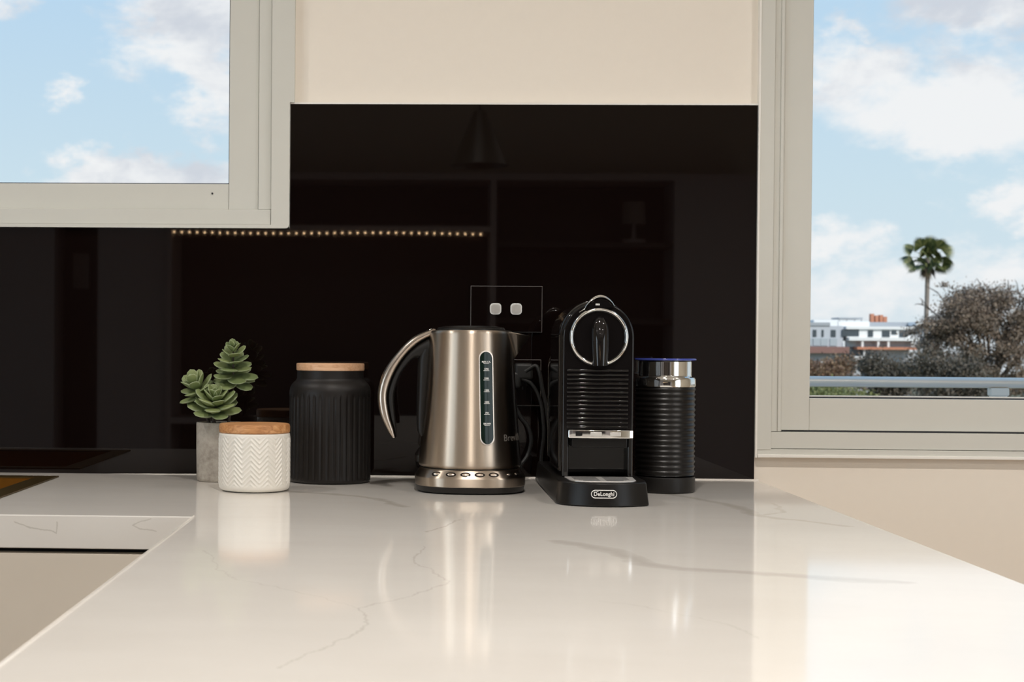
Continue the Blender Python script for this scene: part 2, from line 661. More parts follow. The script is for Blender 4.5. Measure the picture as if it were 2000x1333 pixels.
# glazed doors in the side walls, the right one added, unseen, for fill light
for nm_, xw, lab in (('window_3', XL - .1, 'tall glazed door in the left side wall'), ('added_window', XR + .1, 'added unseen glazed door for fill light in the right side wall')):
    wd = thing(nm_, (xw, -3.4, 0), lab, 'window', kind='structure')
    for nm, b in (('stile', (xw - .03, xw + .03, -4.6, -4.52, .02, 2.15)), ('stile', (xw - .03, xw + .03, -2.28, -2.2, .02, 2.15)), ('stile', (xw - .03, xw + .03, -3.44, -3.36, .1, 2.07)),
                  ('rail', (xw - .03, xw + .03, -4.52, -2.28, .02, .1)), ('rail', (xw - .03, xw + .03, -4.52, -2.28, 2.07, 2.15))):
        boxo(nm, b, 'frame_alu', wd)
    boxo('pane', (xw - .005, xw + .005, -4.52, -3.44, .1, 2.07), 'window_glass', wd)
    boxo('pane', (xw - .005, xw + .005, -3.36, -2.28, .1, 2.07), 'window_glass', wd)

# window over the sink
w1 = thing('window_1', (-.97, 0, 1.308), 'light grey aluminium window above the sink, left of the beige wall', 'window', kind='structure')
bm = bmesh.new()      # outer frame with small round corner
pr = [(-1.75, 1.308)] + [(-.199 - .006 + .006 * math.sin(a), 1.308 + .006 - .006 * math.cos(a)) for a in [i * PI / 10 for i in range(6)]] + [(-.199, 1.505), (-.192, 1.505), (-.192, 2.25), (-.2275, 2.25), (-.2275, 1.3135), (-1.75, 1.3135)]
prism(bm, [(x + .97, z - 1.308) for x, z in pr], -.013, .10)
build('outer_frame', bm, 'frame_alu', w1)
boxo('bottom_rail', (-1.75, -.2285, -.009, .10, 1.3137, 1.3375), 'frame_alu', w1, .001)
boxo('frame_stile', (-.2485, -.2280, -.005, .10, 1.338, 2.25), 'frame_alu', w1, .001)
boxo('sash_stile', (-.2955, -.2492, .001, .05, 1.338, 2.25), 'frame_alu', w1, .001)
boxo('sash_rail', (-1.70, -.2960, .003, .05, 1.338, 1.3785), 'frame_alu', w1, .001)
boxo('top_rail', (-1.70, -.2960, .003, .05, 2.19, 2.25), 'frame_alu', w1, .001)
boxo('sash_stile', (-1.75, -1.70, .001, .05, 1.338, 2.25), 'frame_alu', w1, .001)
boxo('gasket', (-1.70, -.2965, .012, .02, 1.3785, 1.3805), 'gasket', w1)
boxo('gasket', (-.2975, -.2957, .012, .02, 1.3805, 2.19), 'gasket', w1)
boxo('pane', (-1.70, -.2960, .022, .028, 1.378, 2.19), 'window_glass', w1)
bm = bmesh.new()
for vco in ((-.322, -.0003, 1.3635),):
    bmesh.ops.create_uvsphere(bm, u_segments=8, v_segments=6, radius=.0016, matrix=Matrix.Translation((vco[0] + .97, vco[1] + .003, vco[2] - 1.308)))
build('drain_hole', bm, 'gasket', w1)

# window to the right
w2 = thing('window_2', (1.39, 0, .956), 'light grey aluminium window with the palm tree outside', 'window', kind='structure')
boxo('outer_frame', (.5315, .5535, -.011, .10, .968, 2.25), 'frame_alu', w2, .001)
boxo('frame_edge', (.5285, .5315, -.0125, .10, .956, 2.25), 'white_trim', w2)
boxo('frame_stile', (.5537, .5705, -.004, .10, .9965, 2.25), 'frame_alu', w2, .001)
boxo('frame_bead', (.5640, .5690, -.0065, -.003, .9965, 2.25), 'frame_alu', w2, .001)
boxo('sash_stile', (.5707, .6145, .001, .05, .9985, 2.25), 'frame_alu', w2, .001)
boxo('sash_rail', (.6149, 2.25, .003, .05, .9985, 1.0485), 'frame_alu', w2, .001)
boxo('bottom_rail', (.5537, 2.25, -.007, .10, .9700, .9958), 'frame_alu', w2, .001)
boxo('gap_seal', (.5707, 2.25, .004, .05, .9955, .9990), 'gasket', w2)
boxo('sill_board', (.5320, 2.25, -.010, .10, .9605, .9693), 'frame_alu', w2, .001)
boxo('sill_lip', (.5320, 2.25, -.013, .05, .956, .9610), 'white_trim', w2, .001)
boxo('top_rail', (.6149, 2.25, .003, .05, 2.19, 2.25), 'frame_alu', w2, .001)
boxo('gasket', (.6149, 2.25, .010, .02, 1.0485, 1.0505), 'gasket', w2)
boxo('bright_line', (.6149, 2.25, .020, .030, 1.0490, 1.0525), 'white_trim', w2)  # added white strip imitating the bright line under the glass
boxo('bright_line', (.6147, .6175, .012, .030, 1.0505, 2.19), 'white_trim', w2)  # white strip put in for the bright halo beside the glass
boxo('pane', (.6155, 2.25, .031, .037, 1.048, 2.19), 'window_glass', w2)

# splashback of black glass and the white edge along it
bm = cells([-1.9, -.1985, .5285], [ZC, 1.3075, 1.503], {(0, 1)}, -.006, -.0002, 'xz')
tag(build('splashback_panel', bm, 'black_glass'), 'glossy black glass splashback covering the wall behind the bench', 'splashback')
tr = thing('trim_1', (.16, 0, 1.505), 'thin white edge strip along the splashback', 'trim', kind='structure')
boxo('top_strip', (-.1985, .5285, -.0075, -.0002, 1.5032, 1.5058), 'white_trim', tr)
boxo('side_strip', (-.1988, -.1986, -.0075, -.0002, 1.3085, 1.5032), 'white_trim', tr)

# ================================================================== worktop, cabinets, sink
SX0, SX1, SY0, SY1 = -1.25, -.548, -.52, -.084      # sink cut-out
bm = cells([-1.9, SX0, SX1, -.2611, .5347], [-2.15, -.60, SY0, SY1, -.0065], {(0, 0), (1, 0), (2, 0), (1, 2)}, ZC - .04, ZC, 'xy')
bevel_all(bm, .0018, 2)
tag(build('stone_worktop', bm, 'stone', smooth=30), 'white veined stone worktop running along the wall and out as a peninsula', 'worktop')

sk = thing('kitchen_sink', ((SX0 + SX1) / 2, (SY0 + SY1) / 2, ZC), 'brass sink with dark bronze rim set into the worktop', 'sink')
cxs, cys = sk.location.x, sk.location.y
bm = cells([SX0 - .006 - cxs, SX0 + .03 - cxs, SX1 - .026 - cxs, SX1 + .004 - cxs], [SY0 - .004 - cys, SY0 + .03 - cys, SY1 - .026 - cys, SY1 + .004 - cys], {(1, 1)}, .0002, .0022, 'xy')
build('rim', bm, 'bronze', sk)
bm = bmesh.new()
xa, xb, ya, yb = SX0 + .028 - cxs, SX1 - .024 - cxs, SY0 + .028 - cys, SY1 - .024 - cys
r = [bm.verts.new((x, y, z)) for z in (0.0, -.19) for x, y in ((xa, ya), (xb, ya), (xb, yb), (xa, yb))]
bm.faces.new((r[4], r[5], r[6], r[7]))
for i in range(4):
    j = (i + 1) % 4
    bm.faces.new((r[i], r[j], r[4 + j], r[4 + i]))
build('basin', bm, 'brass', sk)
bm = lathe([(0, .003), (.03, .003), (.042, .0015), (.045, 0)], 32, cap=False)
build('drain', bm, 'bronze', sk, 40, (0, 0, -.19))

# cabinets
cb = thing('base_cabinet', (-1.05, -.3, 0), 'beige base cabinet below the sink worktop', 'cabinet')
boxo('carcass', (-1.85, -.53, -.555, -.012, .0, .70), 'cabinet_paint', cb)
boxo('shadow_rail', (-1.85, -.27, -.562, -.54, .70, .8798), 'shadow_gap', cb)
dx = [-1.85, -1.42, -.975, -.53, -.268]
for a, b in zip(dx[:-1], dx[1:]):
    boxo('door', (a + .0015, b - .0015, -.598, -.576, .10, .8738), 'cabinet_paint', cb, .001)
boxo('plinth', (-1.85, -.27, -.53, -.51, 0, .09), 'shadow_gap', cb)
pc = thing('peninsula_cabinet', (.14, -1.0, 0), 'beige cabinet carrying the peninsula worktop', 'cabinet')
boxo('carcass', (-.235, .505, -2.10, -.62, .09, .868), 'cabinet_paint', pc)
boxo('shadow_rail', (-.225, .495, -2.09, -.03, .868, .8798), 'shadow_gap', pc)
boxo('plinth', (-.19, .46, -2.06, -.66, 0, .09), 'shadow_gap', pc)
boxo('corner_unit', (-.235, .505, -.615, -.012, .0, .868), 'cabinet_paint', pc)

# ================================================================== white herringbone canister
def chevron(a, r, z):
    if z < .008 or z > .078:
        return 0
    per = .0235
    s = (a * .0503) / (2 * PI * .0503 / round(2 * PI * .0503 / per))
    f = abs((s % 1.0) - .5) * 2
    zz = z - f * .0125
    ph = (zz / .0068) % 1.0
    e = min(1, (z - .008) / .004, (.078 - z) / .004)
    return .00075 * e * (math.cos(2 * PI * ph) * .75 + .25 * math.cos(4 * PI * ph))


wc = thing('storage_canister', (-.2252, -.2585, ZC), 'small white ceramic canister with herringbone relief and wooden lid', 'canister')
prof = [(0, .0), (.040, .0), (.0435, .001)]
prof += [(.0435 + .0063 * math.sin(a), .0075 - .0065 * math.cos(a)) for a in [i * PI / 2 / 5 for i in range(1, 6)]]
prof += [(.0499, .008 + .0705 * i / 130) for i in range(1, 131)] + [(.0497, .0805), (.0485, .0815), (0, .0815)]
build('jar', lathe(prof, 384, chevron), 'white_ceramic', wc, 60)
bm = lathe([(0, .0817), (.0485, .0817), (.0497, .083), (.0499, .0905), (.0490, .0936), (.0475, .0943), (0, .0943)], 96)
build('lid', bm, 'acacia', wc, 35)

# charcoal fluted canister
def flute(a, r, z):
    if z < .006 or z > .131:
        return 0
    e = min(1, (z - .006) / .004, (.131 - z) / .004)
    c = math.cos(a * 38)
    return -.0016 * e * max(0.0, c) ** 1.5


bc = thing('storage_canister', (-.1275, -.1045, ZC), 'tall charcoal ceramic canister with vertical fluting and pale wooden lid', 'canister')
prof = [(0, 0), (.055, 0), (.059, .001), (.0612, .004)] + [(.0614, .004 + .129 * i / 40) for i in range(1, 41)]
prof += [(.0612, .137), (.0602, .142), (.0575, .147), (.0540, .1505), (.0515, .153), (.0502, .156), (.0499, .166), (.0497, .1672), (0, .1672)]
build('jar', lathe(prof, 380, flute), 'charcoal_ceramic', bc, 50)
bm = lathe([(0, .1674), (.0505, .1674), (.0511, .1685), (.0512, .1765), (.0506, .1782), (0, .1784)], 96)
build('lid', bm, 'beech', bc, 35)

# ================================================================== potted succulent
sp = thing('potted_succulent', (-.2936, -.112, ZC), 'green rosette succulent in a round grey concrete pot', 'plant')
prof = [(0, 0), (.031, 0), (.0328, .0015), (.0338, .006), (.0344, .05), (.0346, .0870), (.0340, .0885), (.030, .0885), (.029, .087), (.0285, .080), (0, .080)]
build('pot', lathe(prof, 64), 'concrete', sp, 40)
bm = bmesh.new()
rg = random.Random(3)
for i in range(70):
    a, r = rg.random() * 2 * PI, .026 * math.sqrt(rg.random())
    bmesh.ops.create_icosphere(bm, subdivisions=1, radius=rg.uniform(.0025, .0042), matrix=Matrix.Translation((r * math.cos(a), r * math.sin(a), .0815 + rg.uniform(0, .004))))
g_ = build('gravel', bm, 'concrete', sp, 60)
g_['kind'] = 'stuff'


def leaf_mesh(wid, thick, cup, tipk):
    """thick obovate leaf along +x from 0 to 1, width wid"""
    bm = bmesh.new()
    uvl = bm.loops.layers.uv.new('UVMap')
    NL, NW = 10, 8
    top, rimv = [], {}
    for i in range(NL + 1):
        s = i / NL
        hw = wid * .5 * (math.sin(PI * min(1, s ** tipk)) ** .46) * (.45 + .62 * s) if 0 < s < 1 else 0.0
        if i == 0:
            hw = wid * .12
        row = []
        for k in range(NW):
            th = 2 * PI * k / NW
            yy = hw * math.cos(th)
            zz = thick * (.25 + .75 * math.sin(PI * min(.98, s + .06))) * math.sin(th) * (1 if hw > 1e-5 else 0)
            zz += cup * s * s + .9 * cup * (yy / (wid * .5 + 1e-6)) ** 2 * .6
            edge = abs(math.cos(th))
            row.append((bm.verts.new((s, yy, zz)), max(edge ** 2.2, s ** 7)))
        top.append(row)
    cu = {}
    for row in top:
        for v, e in row:
            cu[v] = e
    for A, B in zip(top[:-1], top[1:]):
        for k in range(NW):
            j = (k + 1) % NW
            f = bm.faces.new((A[k][0], A[j][0], B[j][0], B[k][0]))
            for l in f.loops:
                l[uvl].uv = (cu[l.vert], .5)
    bm.faces.new([v for v, _ in top[0]][::-1])
    bmesh.ops.remove_doubles(bm, verts=bm.verts, dist=1e-5)
    me = bpy.data.meshes.new('leaf')
    bmesh.ops.recalc_face_normals(bm, faces=bm.faces)
    bm.to_mesh(me)
    bm.free()
    me.materials.append(MATS['succulent_leaf'])
    me.polygons.foreach_set('use_smooth', [True] * len(me.polygons))
    return me


LEAF_ROUND = leaf_mesh(1.02, .085, .12, .72)
LEAF_POINT = leaf_mesh(.76, .10, .12, .90)


def rosette(base, head, axis, tiers, me, stem_r, seed):
    """stem from base to head (local to pot), leaves in tiers along axis"""
    rg = random.Random(seed)
    axis = Vector(axis).normalized()
    head = Vector(head)
    hgt = max(tt[0] for tt in tiers)
    bm = bmesh.new()
    pts = catmull([Vector(base), (Vector(base) + head) / 2 + Vector((rg.uniform(-.004, .004), 0, 0)), head, head + axis * hgt * .9], 4)
    tube(bm, pts, [stem_r * (1 - .5 * i / (len(pts) - 1)) for i in range(len(pts))], 8)
    st = build('rosette', bm, 'bark', sp, 60)
    q = axis.to_track_quat('Z', 'X')
    for ti, (h, n, ln, tilt, off) in enumerate(tiers):
        for k in range(n):
            a = off + 2 * PI * k / n + rg.uniform(-.13, .13)
            tl = tilt + rg.uniform(-.10, .10)
            L = ln * rg.uniform(.9, 1.08)
            o = bpy.data.objects.new('leaf', me)
            COL.objects.link(o)
            o.parent = st
            rot = q.to_matrix().to_4x4() @ Matrix.Rotation(a, 4, 'Z') @ Matrix.Rotation(-tl, 4, 'Y')
            o.matrix_local = Matrix.Translation(head + axis * h) @ rot @ Matrix.Diagonal((L, L, L, 1))
    return st


LR, LP = LEAF_ROUND, LEAF_POINT
rosette((.012, .004, .080), (.0205, 0, .152), (.03, -.38, 1), [(.000, 5, .035, -.28, .2), (.008, 5, .036, -.06, .85), (.018, 5, .033, .12, .25), (.028, 5, .029, .30, .9), (.038, 4, .023, .50, .3), (.046, 4, .018, .75, 1.0), (.052, 3, .013, 1.1, .4)], LR, .0024, 5)
rosette((-.006, -.004, .080), (-.004, -.016, .102), (.04, -.50, 1), [(.002, 6, .042, .10, .35), (.008, 6, .040, .30, .9), (.014, 6, .036, .52, .4), (.020, 5, .030, .75, .9), (.024, 5, .024, 1.0, .2), (.027, 4, .016, 1.25, .5)], LP, .0035, 8)
rosette((-.014, .002, .080), (-.027, -.002, .128), (-.45, -.40, 1), [(.000, 5, .034, .05, .3), (.006, 5, .033, .35, .9), (.012, 5, .030, .70, .3), (.016, 4, .026, 1.05, .8), (.018, 3, .020, 1.3, .2)], LP, .0028, 11)

# ================================================================== kettle on its power base
KX, KY = .0790, -.2180
kb = thing('kettle_base', (KX, KY, ZC), 'brushed steel power base with a row of buttons under the kettle', 'kettle base')


def sq(rx, ry, n=2.6, seg=72, oy=0.0):
    out = []
    for i in range(seg):
        a = 2 * PI * i / seg
        c, s = math.cos(a), math.sin(a)
        out.append((rx * math.copysign(abs(c) ** (2 / n), c), oy + ry * math.copysign(abs(s) ** (2 / n), s)))
    return out


def stack(levels, seg=72, cap_top=True):
    bm = bmesh.new()
    rings = []
    for (rx, ry, z, n, tilt) in levels:
        rings.append([bm.verts.new((x, y, z + tilt * y)) for x, y in sq(rx, ry, n, seg)])
    for A, B in zip(rings[:-1], rings[1:]):
        for i in range(seg):
            j = (i + 1) % seg
            bm.faces.new((A[i], A[j], B[j], B[i]))
    bm.faces.new(rings[0][::-1])
    if cap_top:
        bm.faces.new(rings[-1])
    return bm


build('foot', stack([(.0700, .0720, 0, 2.5, 0), (.0760, .0780, .002, 2.6, 0), (.0775, .0795, .0095, 2.7, 0), (.0770, .079, .0105, 2.7, 0)]), 'black_plastic', kb, 40)
build('shell', stack([(.0772, .0792, .0096, 2.7, 0), (.0782, .0802, .0105, 2.7, 0), (.0784, .0804, .0212, 2.7, 0), (.0779, .0799, .0226, 2.7, 0), (.0771, .0791, .0234, 2.7, 0), (.0716, .0726, .0318, 2.6, 0), (.0700, .0710, .0329, 2.6, 0), (.0600, .0600, .0334, 2.3, 0)]), 'brushed_steel', kb, 40)
for i, (bx_, br) in enumerate([(-.0480, .0060), (-.0285, .0060), (-.0085, .0060), (.0112, .0060), (.0305, .0060), (.0515, .0040), (.0625, .0036)]):
    yy = -.0758 * (1 - (abs(bx_) / .0745) ** 2.65) ** (1 / 2.65)
    an = math.atan2(bx_, -yy * 2.2)
    B_ = Matrix.Translation((bx_, yy, .0276)) @ Matrix.Rotation(an, 4, 'Z') @ Matrix.Rotation(.93, 4, 'X')
    bm = lathe([(0, .0006), (br * .70, .0006), (br * .95, .0005), (br, -.002)], 28, cap=False)
    bmesh.ops.transform(bm, matrix=B_ @ Matrix.Diagonal((1.25, .62, 1, 1)), verts=bm.verts)
    b_ = build('button', bm, 'black_gloss', kb, 50)
    bm = lathe([(0, .0013), (br * .5, .0011), (br * .68, .0006)], 20, cap=False)
    bmesh.ops.transform(bm, matrix=B_ @ Matrix.Diagonal((1.2, .55, 1, 1)), verts=bm.verts)
    build('button_cap', bm, 'satin_steel', b_, 50)

kt = thing('electric_kettle', (KX, KY, ZC + .0335), 'brushed stainless steel kettle with water gauge and open curved handle', 'kettle')
K0, K1 = .0006, .1935      # local z of body


def kr(z):
    s = (z - K0) / (K1 - K0)
    return .0737 - .0140 * s - .0012 * math.sin(PI * s)


prof = [(0, .0006), (.066, .0006), (.0700, .0010), (.0722, .0028), (kr(.006), .006)]
prof += [(kr(.006 + (.1885 - .006) * i / 24), .006 + (.1885 - .006) * i / 24) for i in range(1, 25)]
zt = .1885
rt_ = kr(zt)
prof += [(rt_ - .0042 * (1 - math.cos(a)), zt + .0055 * math.sin(a)) for a in [i * PI / 2 / 6 for i in range(1, 7)]] + [(.0500, .1945), (.0490, .1935), (0, .1935)]
build('body', lathe(prof, 128), 'brushed_steel', kt, 35)
build('lid', lathe([(0, .1937), (.0488, .1937), (.0488, .1958), (.0465, .1985), (.036, .2003), (.018, .2010), (0, .2012)], 64), 'black_satin', kt, 40)
build('bottom_ring', lathe([(.0655, -.0005), (.0690, -.0005), (.0690, .0008), (.0655, .0008)], 96), 'black_plastic', kt)


def on_body(u, z, off, phi0):
    r = kr(z) + off
    a = phi0 + u / kr(z)
    return Vector((r * math.sin(a), -r * math.cos(a), z))


def stadium(hw, z0, z1, n=14):
    pts = []
    for i in range(n + 1):
        a = PI * i / n
        pts.append((hw * math.cos(a), z1 - hw + hw * math.sin(a)))
    for i in range(n + 1):
        a = PI + PI * i / n
        pts.append((hw * math.cos(a), z0 + hw + hw * math.sin(a)))
    return pts


GPHI = .312
GZ0, GZ1 = .988 - .9535, 1.1196 - .9535


def band_mesh(outer, inner, off_o, off_i):
    bm = bmesh.new()
    A = [bm.verts.new(on_body(u, z, -.001, GPHI)) for u, z in outer]
    B = [bm.verts.new(on_body(u, z, off_o, GPHI)) for u, z in outer]
    C_ = [bm.verts.new(on_body(u, z, off_i, GPHI)) for u, z in inner]
    n = len(A)
    for i in range(n):
        j = (i + 1) % n
        bm.faces.new((A[i], A[j], B[j], B[i]))
        bm.faces.new((B[i], B[j], C_[j], C_[i]))
    return bm


def densify(pts, step=.006):
    out = []
    for a, b in zip(pts, pts[1:] + pts[:1]):
        n = max(1, int(math.dist(a, b) / step))
        for k in range(n):
            out.append((a[0] + (b[0] - a[0]) * k / n, a[1] + (b[1] - a[1]) * k / n))
    return out


so = densify(stadium(.0105, GZ0, GZ1))
si = [(u * .0091 / .0105, GZ0 + .0017 + (z - GZ0) * (GZ1 - GZ0 - .0034) / (GZ1 - GZ0)) for u, z in so]
gr = build('water_gauge', band_mesh(so, si, .0012, .0010), 'satin_steel', kt, 40)
gr['label'] = 'steel rim of the water gauge'
bm = bmesh.new()
zs = [GZ0 + .0015 + (GZ1 - GZ0 - .003) * i / 50 for i in range(51)]
prev = None
for z in zs:
    dz = max(0, z - (GZ1 - .0018 - .0088), (GZ0 + .0018 + .0088) - z)
    hw = math.sqrt(max(1e-8, .0088 ** 2 - min(dz, .0087) ** 2))
    row = [bm.verts.new(on_body(hw * k / 4, z, .0010, GPHI)) for k in range(-4, 5)]
    if prev:
        for k in range(8):
            bm.faces.new((prev[k], prev[k + 1], row[k + 1], row[k]))
    prev = row
simple('gauge_glass', (.0045, .014, .011), .06, var=.5, scale=60, spec=.25)
gp = build('gauge_pane', bm, 'gauge_glass', gr, 60)
for txt, zz, sz in (('MAX 1.7L', 1.1025, .0030), ('1700', 1.0925, .0034), ('1500', 1.0795, .0034), ('1250', 1.0632, .0034), ('1000', 1.0468, .0034), ('750', 1.0318, .0034), ('500 MIN', 1.0168, .0030)):
    me = text_mesh(txt, sz, .0001, .00008)
    for v in me.vertices:
        v.co = on_body(v.co.x, zz - .9535 + v.co.y + .0012, .0013 + v.co.z, GPHI)
    link('gauge_mark', me, 'white_print', gr)
    bm = bmesh.new()
    row = [[bm.verts.new(on_body(.0042 * k / 3, zz - .9535 - .0012 + dz, .0014, GPHI)) for k in range(-3, 4)] for dz in (0, .0007)]
    for k in range(6):
        bm.faces.new((row[0][k], row[0][k + 1], row[1][k + 1], row[1][k]))
    build('gauge_line', bm, 'white_print', gr)
me = text_mesh('Breville', .0135, .0001, .0, 1.12, 'LEFT')
for v in me.vertices:
    v.co = on_body(v.co.x, .0440 + v.co.y, .0006 + v.co.z, .690)
simple('dim_print', (.16, .145, .13), .5)
link('brand_lettering', me, 'dim_print', kt)

# handle: steel outer, black grip inside
H_OUT = [(.0285, .1965), (.0223, .1961), (-.0047, .1835), (-.0265, .1613), (-.0446, .1355), (-.0532, .1061), (-.0508, .0768), (-.0403, .0527), (-.0321, .0403)]
H_IN = [(.0285, .1850), (.0223, .1851), (.0027, .1733), (-.0155, .1548), (-.0299, .1305), (-.0385, .1026), (-.0353, .0733), (-.0293, .0528), (-.0268, .0408)]
H_BL = [(.0265, .1480), (.0150, .1530), (.0000, .1540), (-.0110, .1445), (-.0225, .1270), (-.0295, .1020), (-.0283, .0745), (-.0262, .0560), (-.0256, .0418)]


def ribbon(outer, inner, hw, n=6, sec=16, pw=2.6):
    A = catmull([Vector((x - KX, 0, z)) for x, z in outer], n)
    B = catmull([Vector((x - KX, 0, z)) for x, z in inner], n)
    bm = bmesh.new()
    rings = []
    N = len(A)
    for i, (a, b) in enumerate(zip(A, B)):
        c, d = (a + b) / 2, (a - b) / 2
        h = hw[0] + (hw[1] - hw[0]) * i / (N - 1)
        ring = []
        for k in range(sec):
            th = 2 * PI * k / sec
            cc, ss = math.cos(th), math.sin(th)
            ring.append(bm.verts.new(c + d * math.copysign(abs(cc) ** (2 / pw), cc) + Vector((0, h, 0)) * math.copysign(abs(ss) ** (2 / pw), ss)))
        rings.append(ring)
    for R_, S in zip(rings[:-1], rings[1:]):
        for k in range(sec):
            j = (k + 1) % sec
            bm.faces.new((R_[k], R_[j], S[j], S[k]))
    bm.faces.new(rings[0][::-1])
    bm.faces.new(rings[-1])
    return bm


hd = build('handle', ribbon(H_OUT, H_IN, (.0150, .0115)), 'satin_steel', kt, 50)
build('grip', ribbon(H_IN, H_BL, (.0135, .0095)), 'black_plastic', hd, 50)
bm = lathe([(0, .0020), (.0050, .0018), (.0068, .0006), (.007, -.002)], 24, cap=False)
bmesh.ops.transform(bm, matrix=Matrix.Translation((-.0665, 0, .1900)) @ Matrix.Rotation(-.55, 4, 'Y') @ Matrix.Diagonal((1.9, 1.1, 1, 1)), verts=bm.verts)
build('lid_button', bm, 'chrome', hd, 50)
# black strap down the body behind the handle
SO = [(.0090, .1660), (.0043, .1540), (.0035, .1300), (.0030, .1000), (.0025, .0700), (.0040, .0500), (.0100, .0420)]
SI = [(.0260, .1700), (.0240, .1540), (.0220, .1300), (.0190, .1000), (.0165, .0700), (.0150, .0500), (.0145, .0420)]
build('strap', ribbon(SO, SI, (.0150, .0130)), 'black_plastic', kt, 50)

# spout
bm = bmesh.new()
z_t, z_b = .1930, .1535
tip = Vector((.1632 - KX, 0, .1876))
up_, lo_ = [], []
for s in (-1, -.6, 0, .6, 1):
    a = PI / 2 + s * .62
    r = kr(.185) - .001
    up_.append(Vector((r * math.sin(a), -r * math.cos(a), z_t - .001)))
loP = Vector((kr(z_b) - .0005, 0, z_b))
loA = [Vector(((kr(.165) - .001) * math.sin(PI / 2 + s * .40), -(kr(.165) - .001) * math.cos(PI / 2 + s * .40), .166)) for s in (-1, 1)]
T1, T2 = bm.verts.new(tip + Vector((0, -.005, 0))), bm.verts.new(tip + Vector((0, .005, 0)))
U = [bm.verts.new(q) for q in up_]
Lo = bm.verts.new(loP + Vector((0, -.003, 0)))
Lo2 = bm.verts.new(loP + Vector((0, .003, 0)))
La, Lb = bm.verts.new(loA[0]), bm.verts.new(loA[1])
bm.faces.new((U[0], T1, T2, U[4], U[3], U[2], U[1]))
front, back = (U[0], La, Lo, T1), (U[4], Lb, Lo2, T2)
bm.faces.new(front)
bm.faces.new(back[::-1])
bm.faces.new((T1, Lo, Lo2, T2))
bm.faces.new((U[0], U[1], U[2], U[3], U[4], Lb, Lo2, Lo, La))
bevel_all(bm, .0012, 2, 40)
build('spout', bm, 'brushed_steel', kt, 35)


def cable(parent, pts, rad=.0032, name='power_cord'):
    o = parent.location
    bm = bmesh.new()
    tube(bm, catmull([Vector(q) - o for q in pts], 8), rad, 10)
    return build(name, bm, 'black_rubber', parent, 60)


def plug(parent, x, z, y=-.012):
    o = parent.location
    bm = bmesh.new()
    box(bm, x - .014 - o.x, x + .014 - o.x, y - .026 - o.y, y - o.y, z - .013 - o.z, z + .013 - o.z, .005, 3)
    return build('plug', bm, 'black_rubber', parent, 40)


cable(kb, [(.115, -.150, .932), (.145, -.110, .926), (.1584, -.05, .9379), (.1739, -.035, .9562), (.1800, -.035, .98), (.1751, -.035, 1.0013), (.1624, -.035, 1.0193), (.150, -.035, 1.045), (.1500, -.034, 1.068)])
plug(kb, .1500, 1.0740)

# ================================================================== coffee machine
CX, CFY = .2454, -.3450
cm = thing('coffee_machine', (CX, -.25, ZC), 'glossy black capsule coffee machine with chrome ring and ribbed front', 'coffee machine')
o_ = cm.location
HWc, ZA = .0473, 1.1387


def arch(hw, z0, za, n=28, notch=None):
    pts = [(-hw, z0)]
    if notch:
        a, b, zt_ = notch
        pts += [(a, z0), (a, zt_), (b, zt_), (b, z0)]
    pts += [(hw, z0)]
    pts += [(hw * math.cos(PI * i / n), za + hw * math.sin(PI * i / n)) for i in range(n + 1)]
    return pts


def dz(v):
    return v - ZC


bm = bmesh.new()
prism(bm, arch(HWc + .0035, dz(.9505), dz(ZA)), -.3250 + .25, -.185 + .25)
bevel_all(bm, .011, 5, 40)
build('body', bm, 'black_gloss', cm, 35)
bm = bmesh.new()
prism(bm, arch(HWc, dz(.9500), dz(ZA), notch=(-.0385, .0400, dz(1.0030))), CFY + .25, -.3252 + .25)
bevel_all(bm, .0022, 3, 40)
fp = build('front_plate', bm, 'black_gloss', cm, 35)
# water tank behind the body
bm = bmesh.new()
prism(bm, arch(HWc - .003, dz(.9580), dz(1.094)), -.1845 + .25, -.075 + .25)
bevel_all(bm, .004, 2, 40)
build('water_tank', bm, 'tank_plastic', cm, 35)
bm = bmesh.new()
lo_a = [((HWc - .0015) * math.cos(PI * i / 20), dz(1.0965) + (HWc - .0015) * math.sin(PI * i / 20)) for i in range(3, 18)]
hi_a = [(x * 1.03, z + .003) for x, z in lo_a]
prism(bm, hi_a + lo_a[::-1], -.1840 + .25, -.072 + .25)
build('tank_lid', bm, 'black_gloss', cm, 35)
# ribs
RIB0, RIB1 = 1.0940, 1.0183
bm = bmesh.new()
box(bm, -.0410, .0410, -.0022, .0, -.0014, .0014, .0008, 2)
rib_me = bpy.data.meshes.new('rib')
bm.to_mesh(rib_me)
bm.free()
rib_me.materials.append(MATS['black_gloss'])
rib_me.polygons.foreach_set('use_smooth', [True] * len(rib_me.polygons))
rib_me.set_sharp_from_angle(angle=math.radians(50))
for i in range(14):
    o = bpy.data.objects.new('rib', rib_me)
    COL.objects.link(o)
    o.parent = cm
    o.location = (-.0008, CFY + .25, dz(RIB0 + (RIB1 - RIB0) * i / 13))
# chrome ring and its disc
RC = Vector((.2459 - CX, CFY + .25, dz(1.1390)))


def torus(R_, a, b, seg=96, sec=14, arc=(0, 2 * PI)):
    bm = bmesh.new()
    full = arc[1] - arc[0] > 6.28
    rings = []
    for i in range(seg if full else seg + 1):
        th = arc[0] + (arc[1] - arc[0]) * i / seg
        rings.append([bm.verts.new(((R_ + a * math.cos(2 * PI * k / sec)) * math.cos(th), b * math.sin(2 * PI * k / sec), (R_ + a * math.cos(2 * PI * k / sec)) * math.sin(th))) for k in range(sec)])
    pairs = list(zip(rings, rings[1:] + (rings[:1] if full else [])))
    for A, B in pairs:
        for k in range(sec):
            j = (k + 1) % sec
            bm.faces.new((A[k], A[j], B[j], B[k]))
    if not full:
        bm.faces.new(rings[0][::-1])
        bm.faces.new(rings[-1])
    return bm


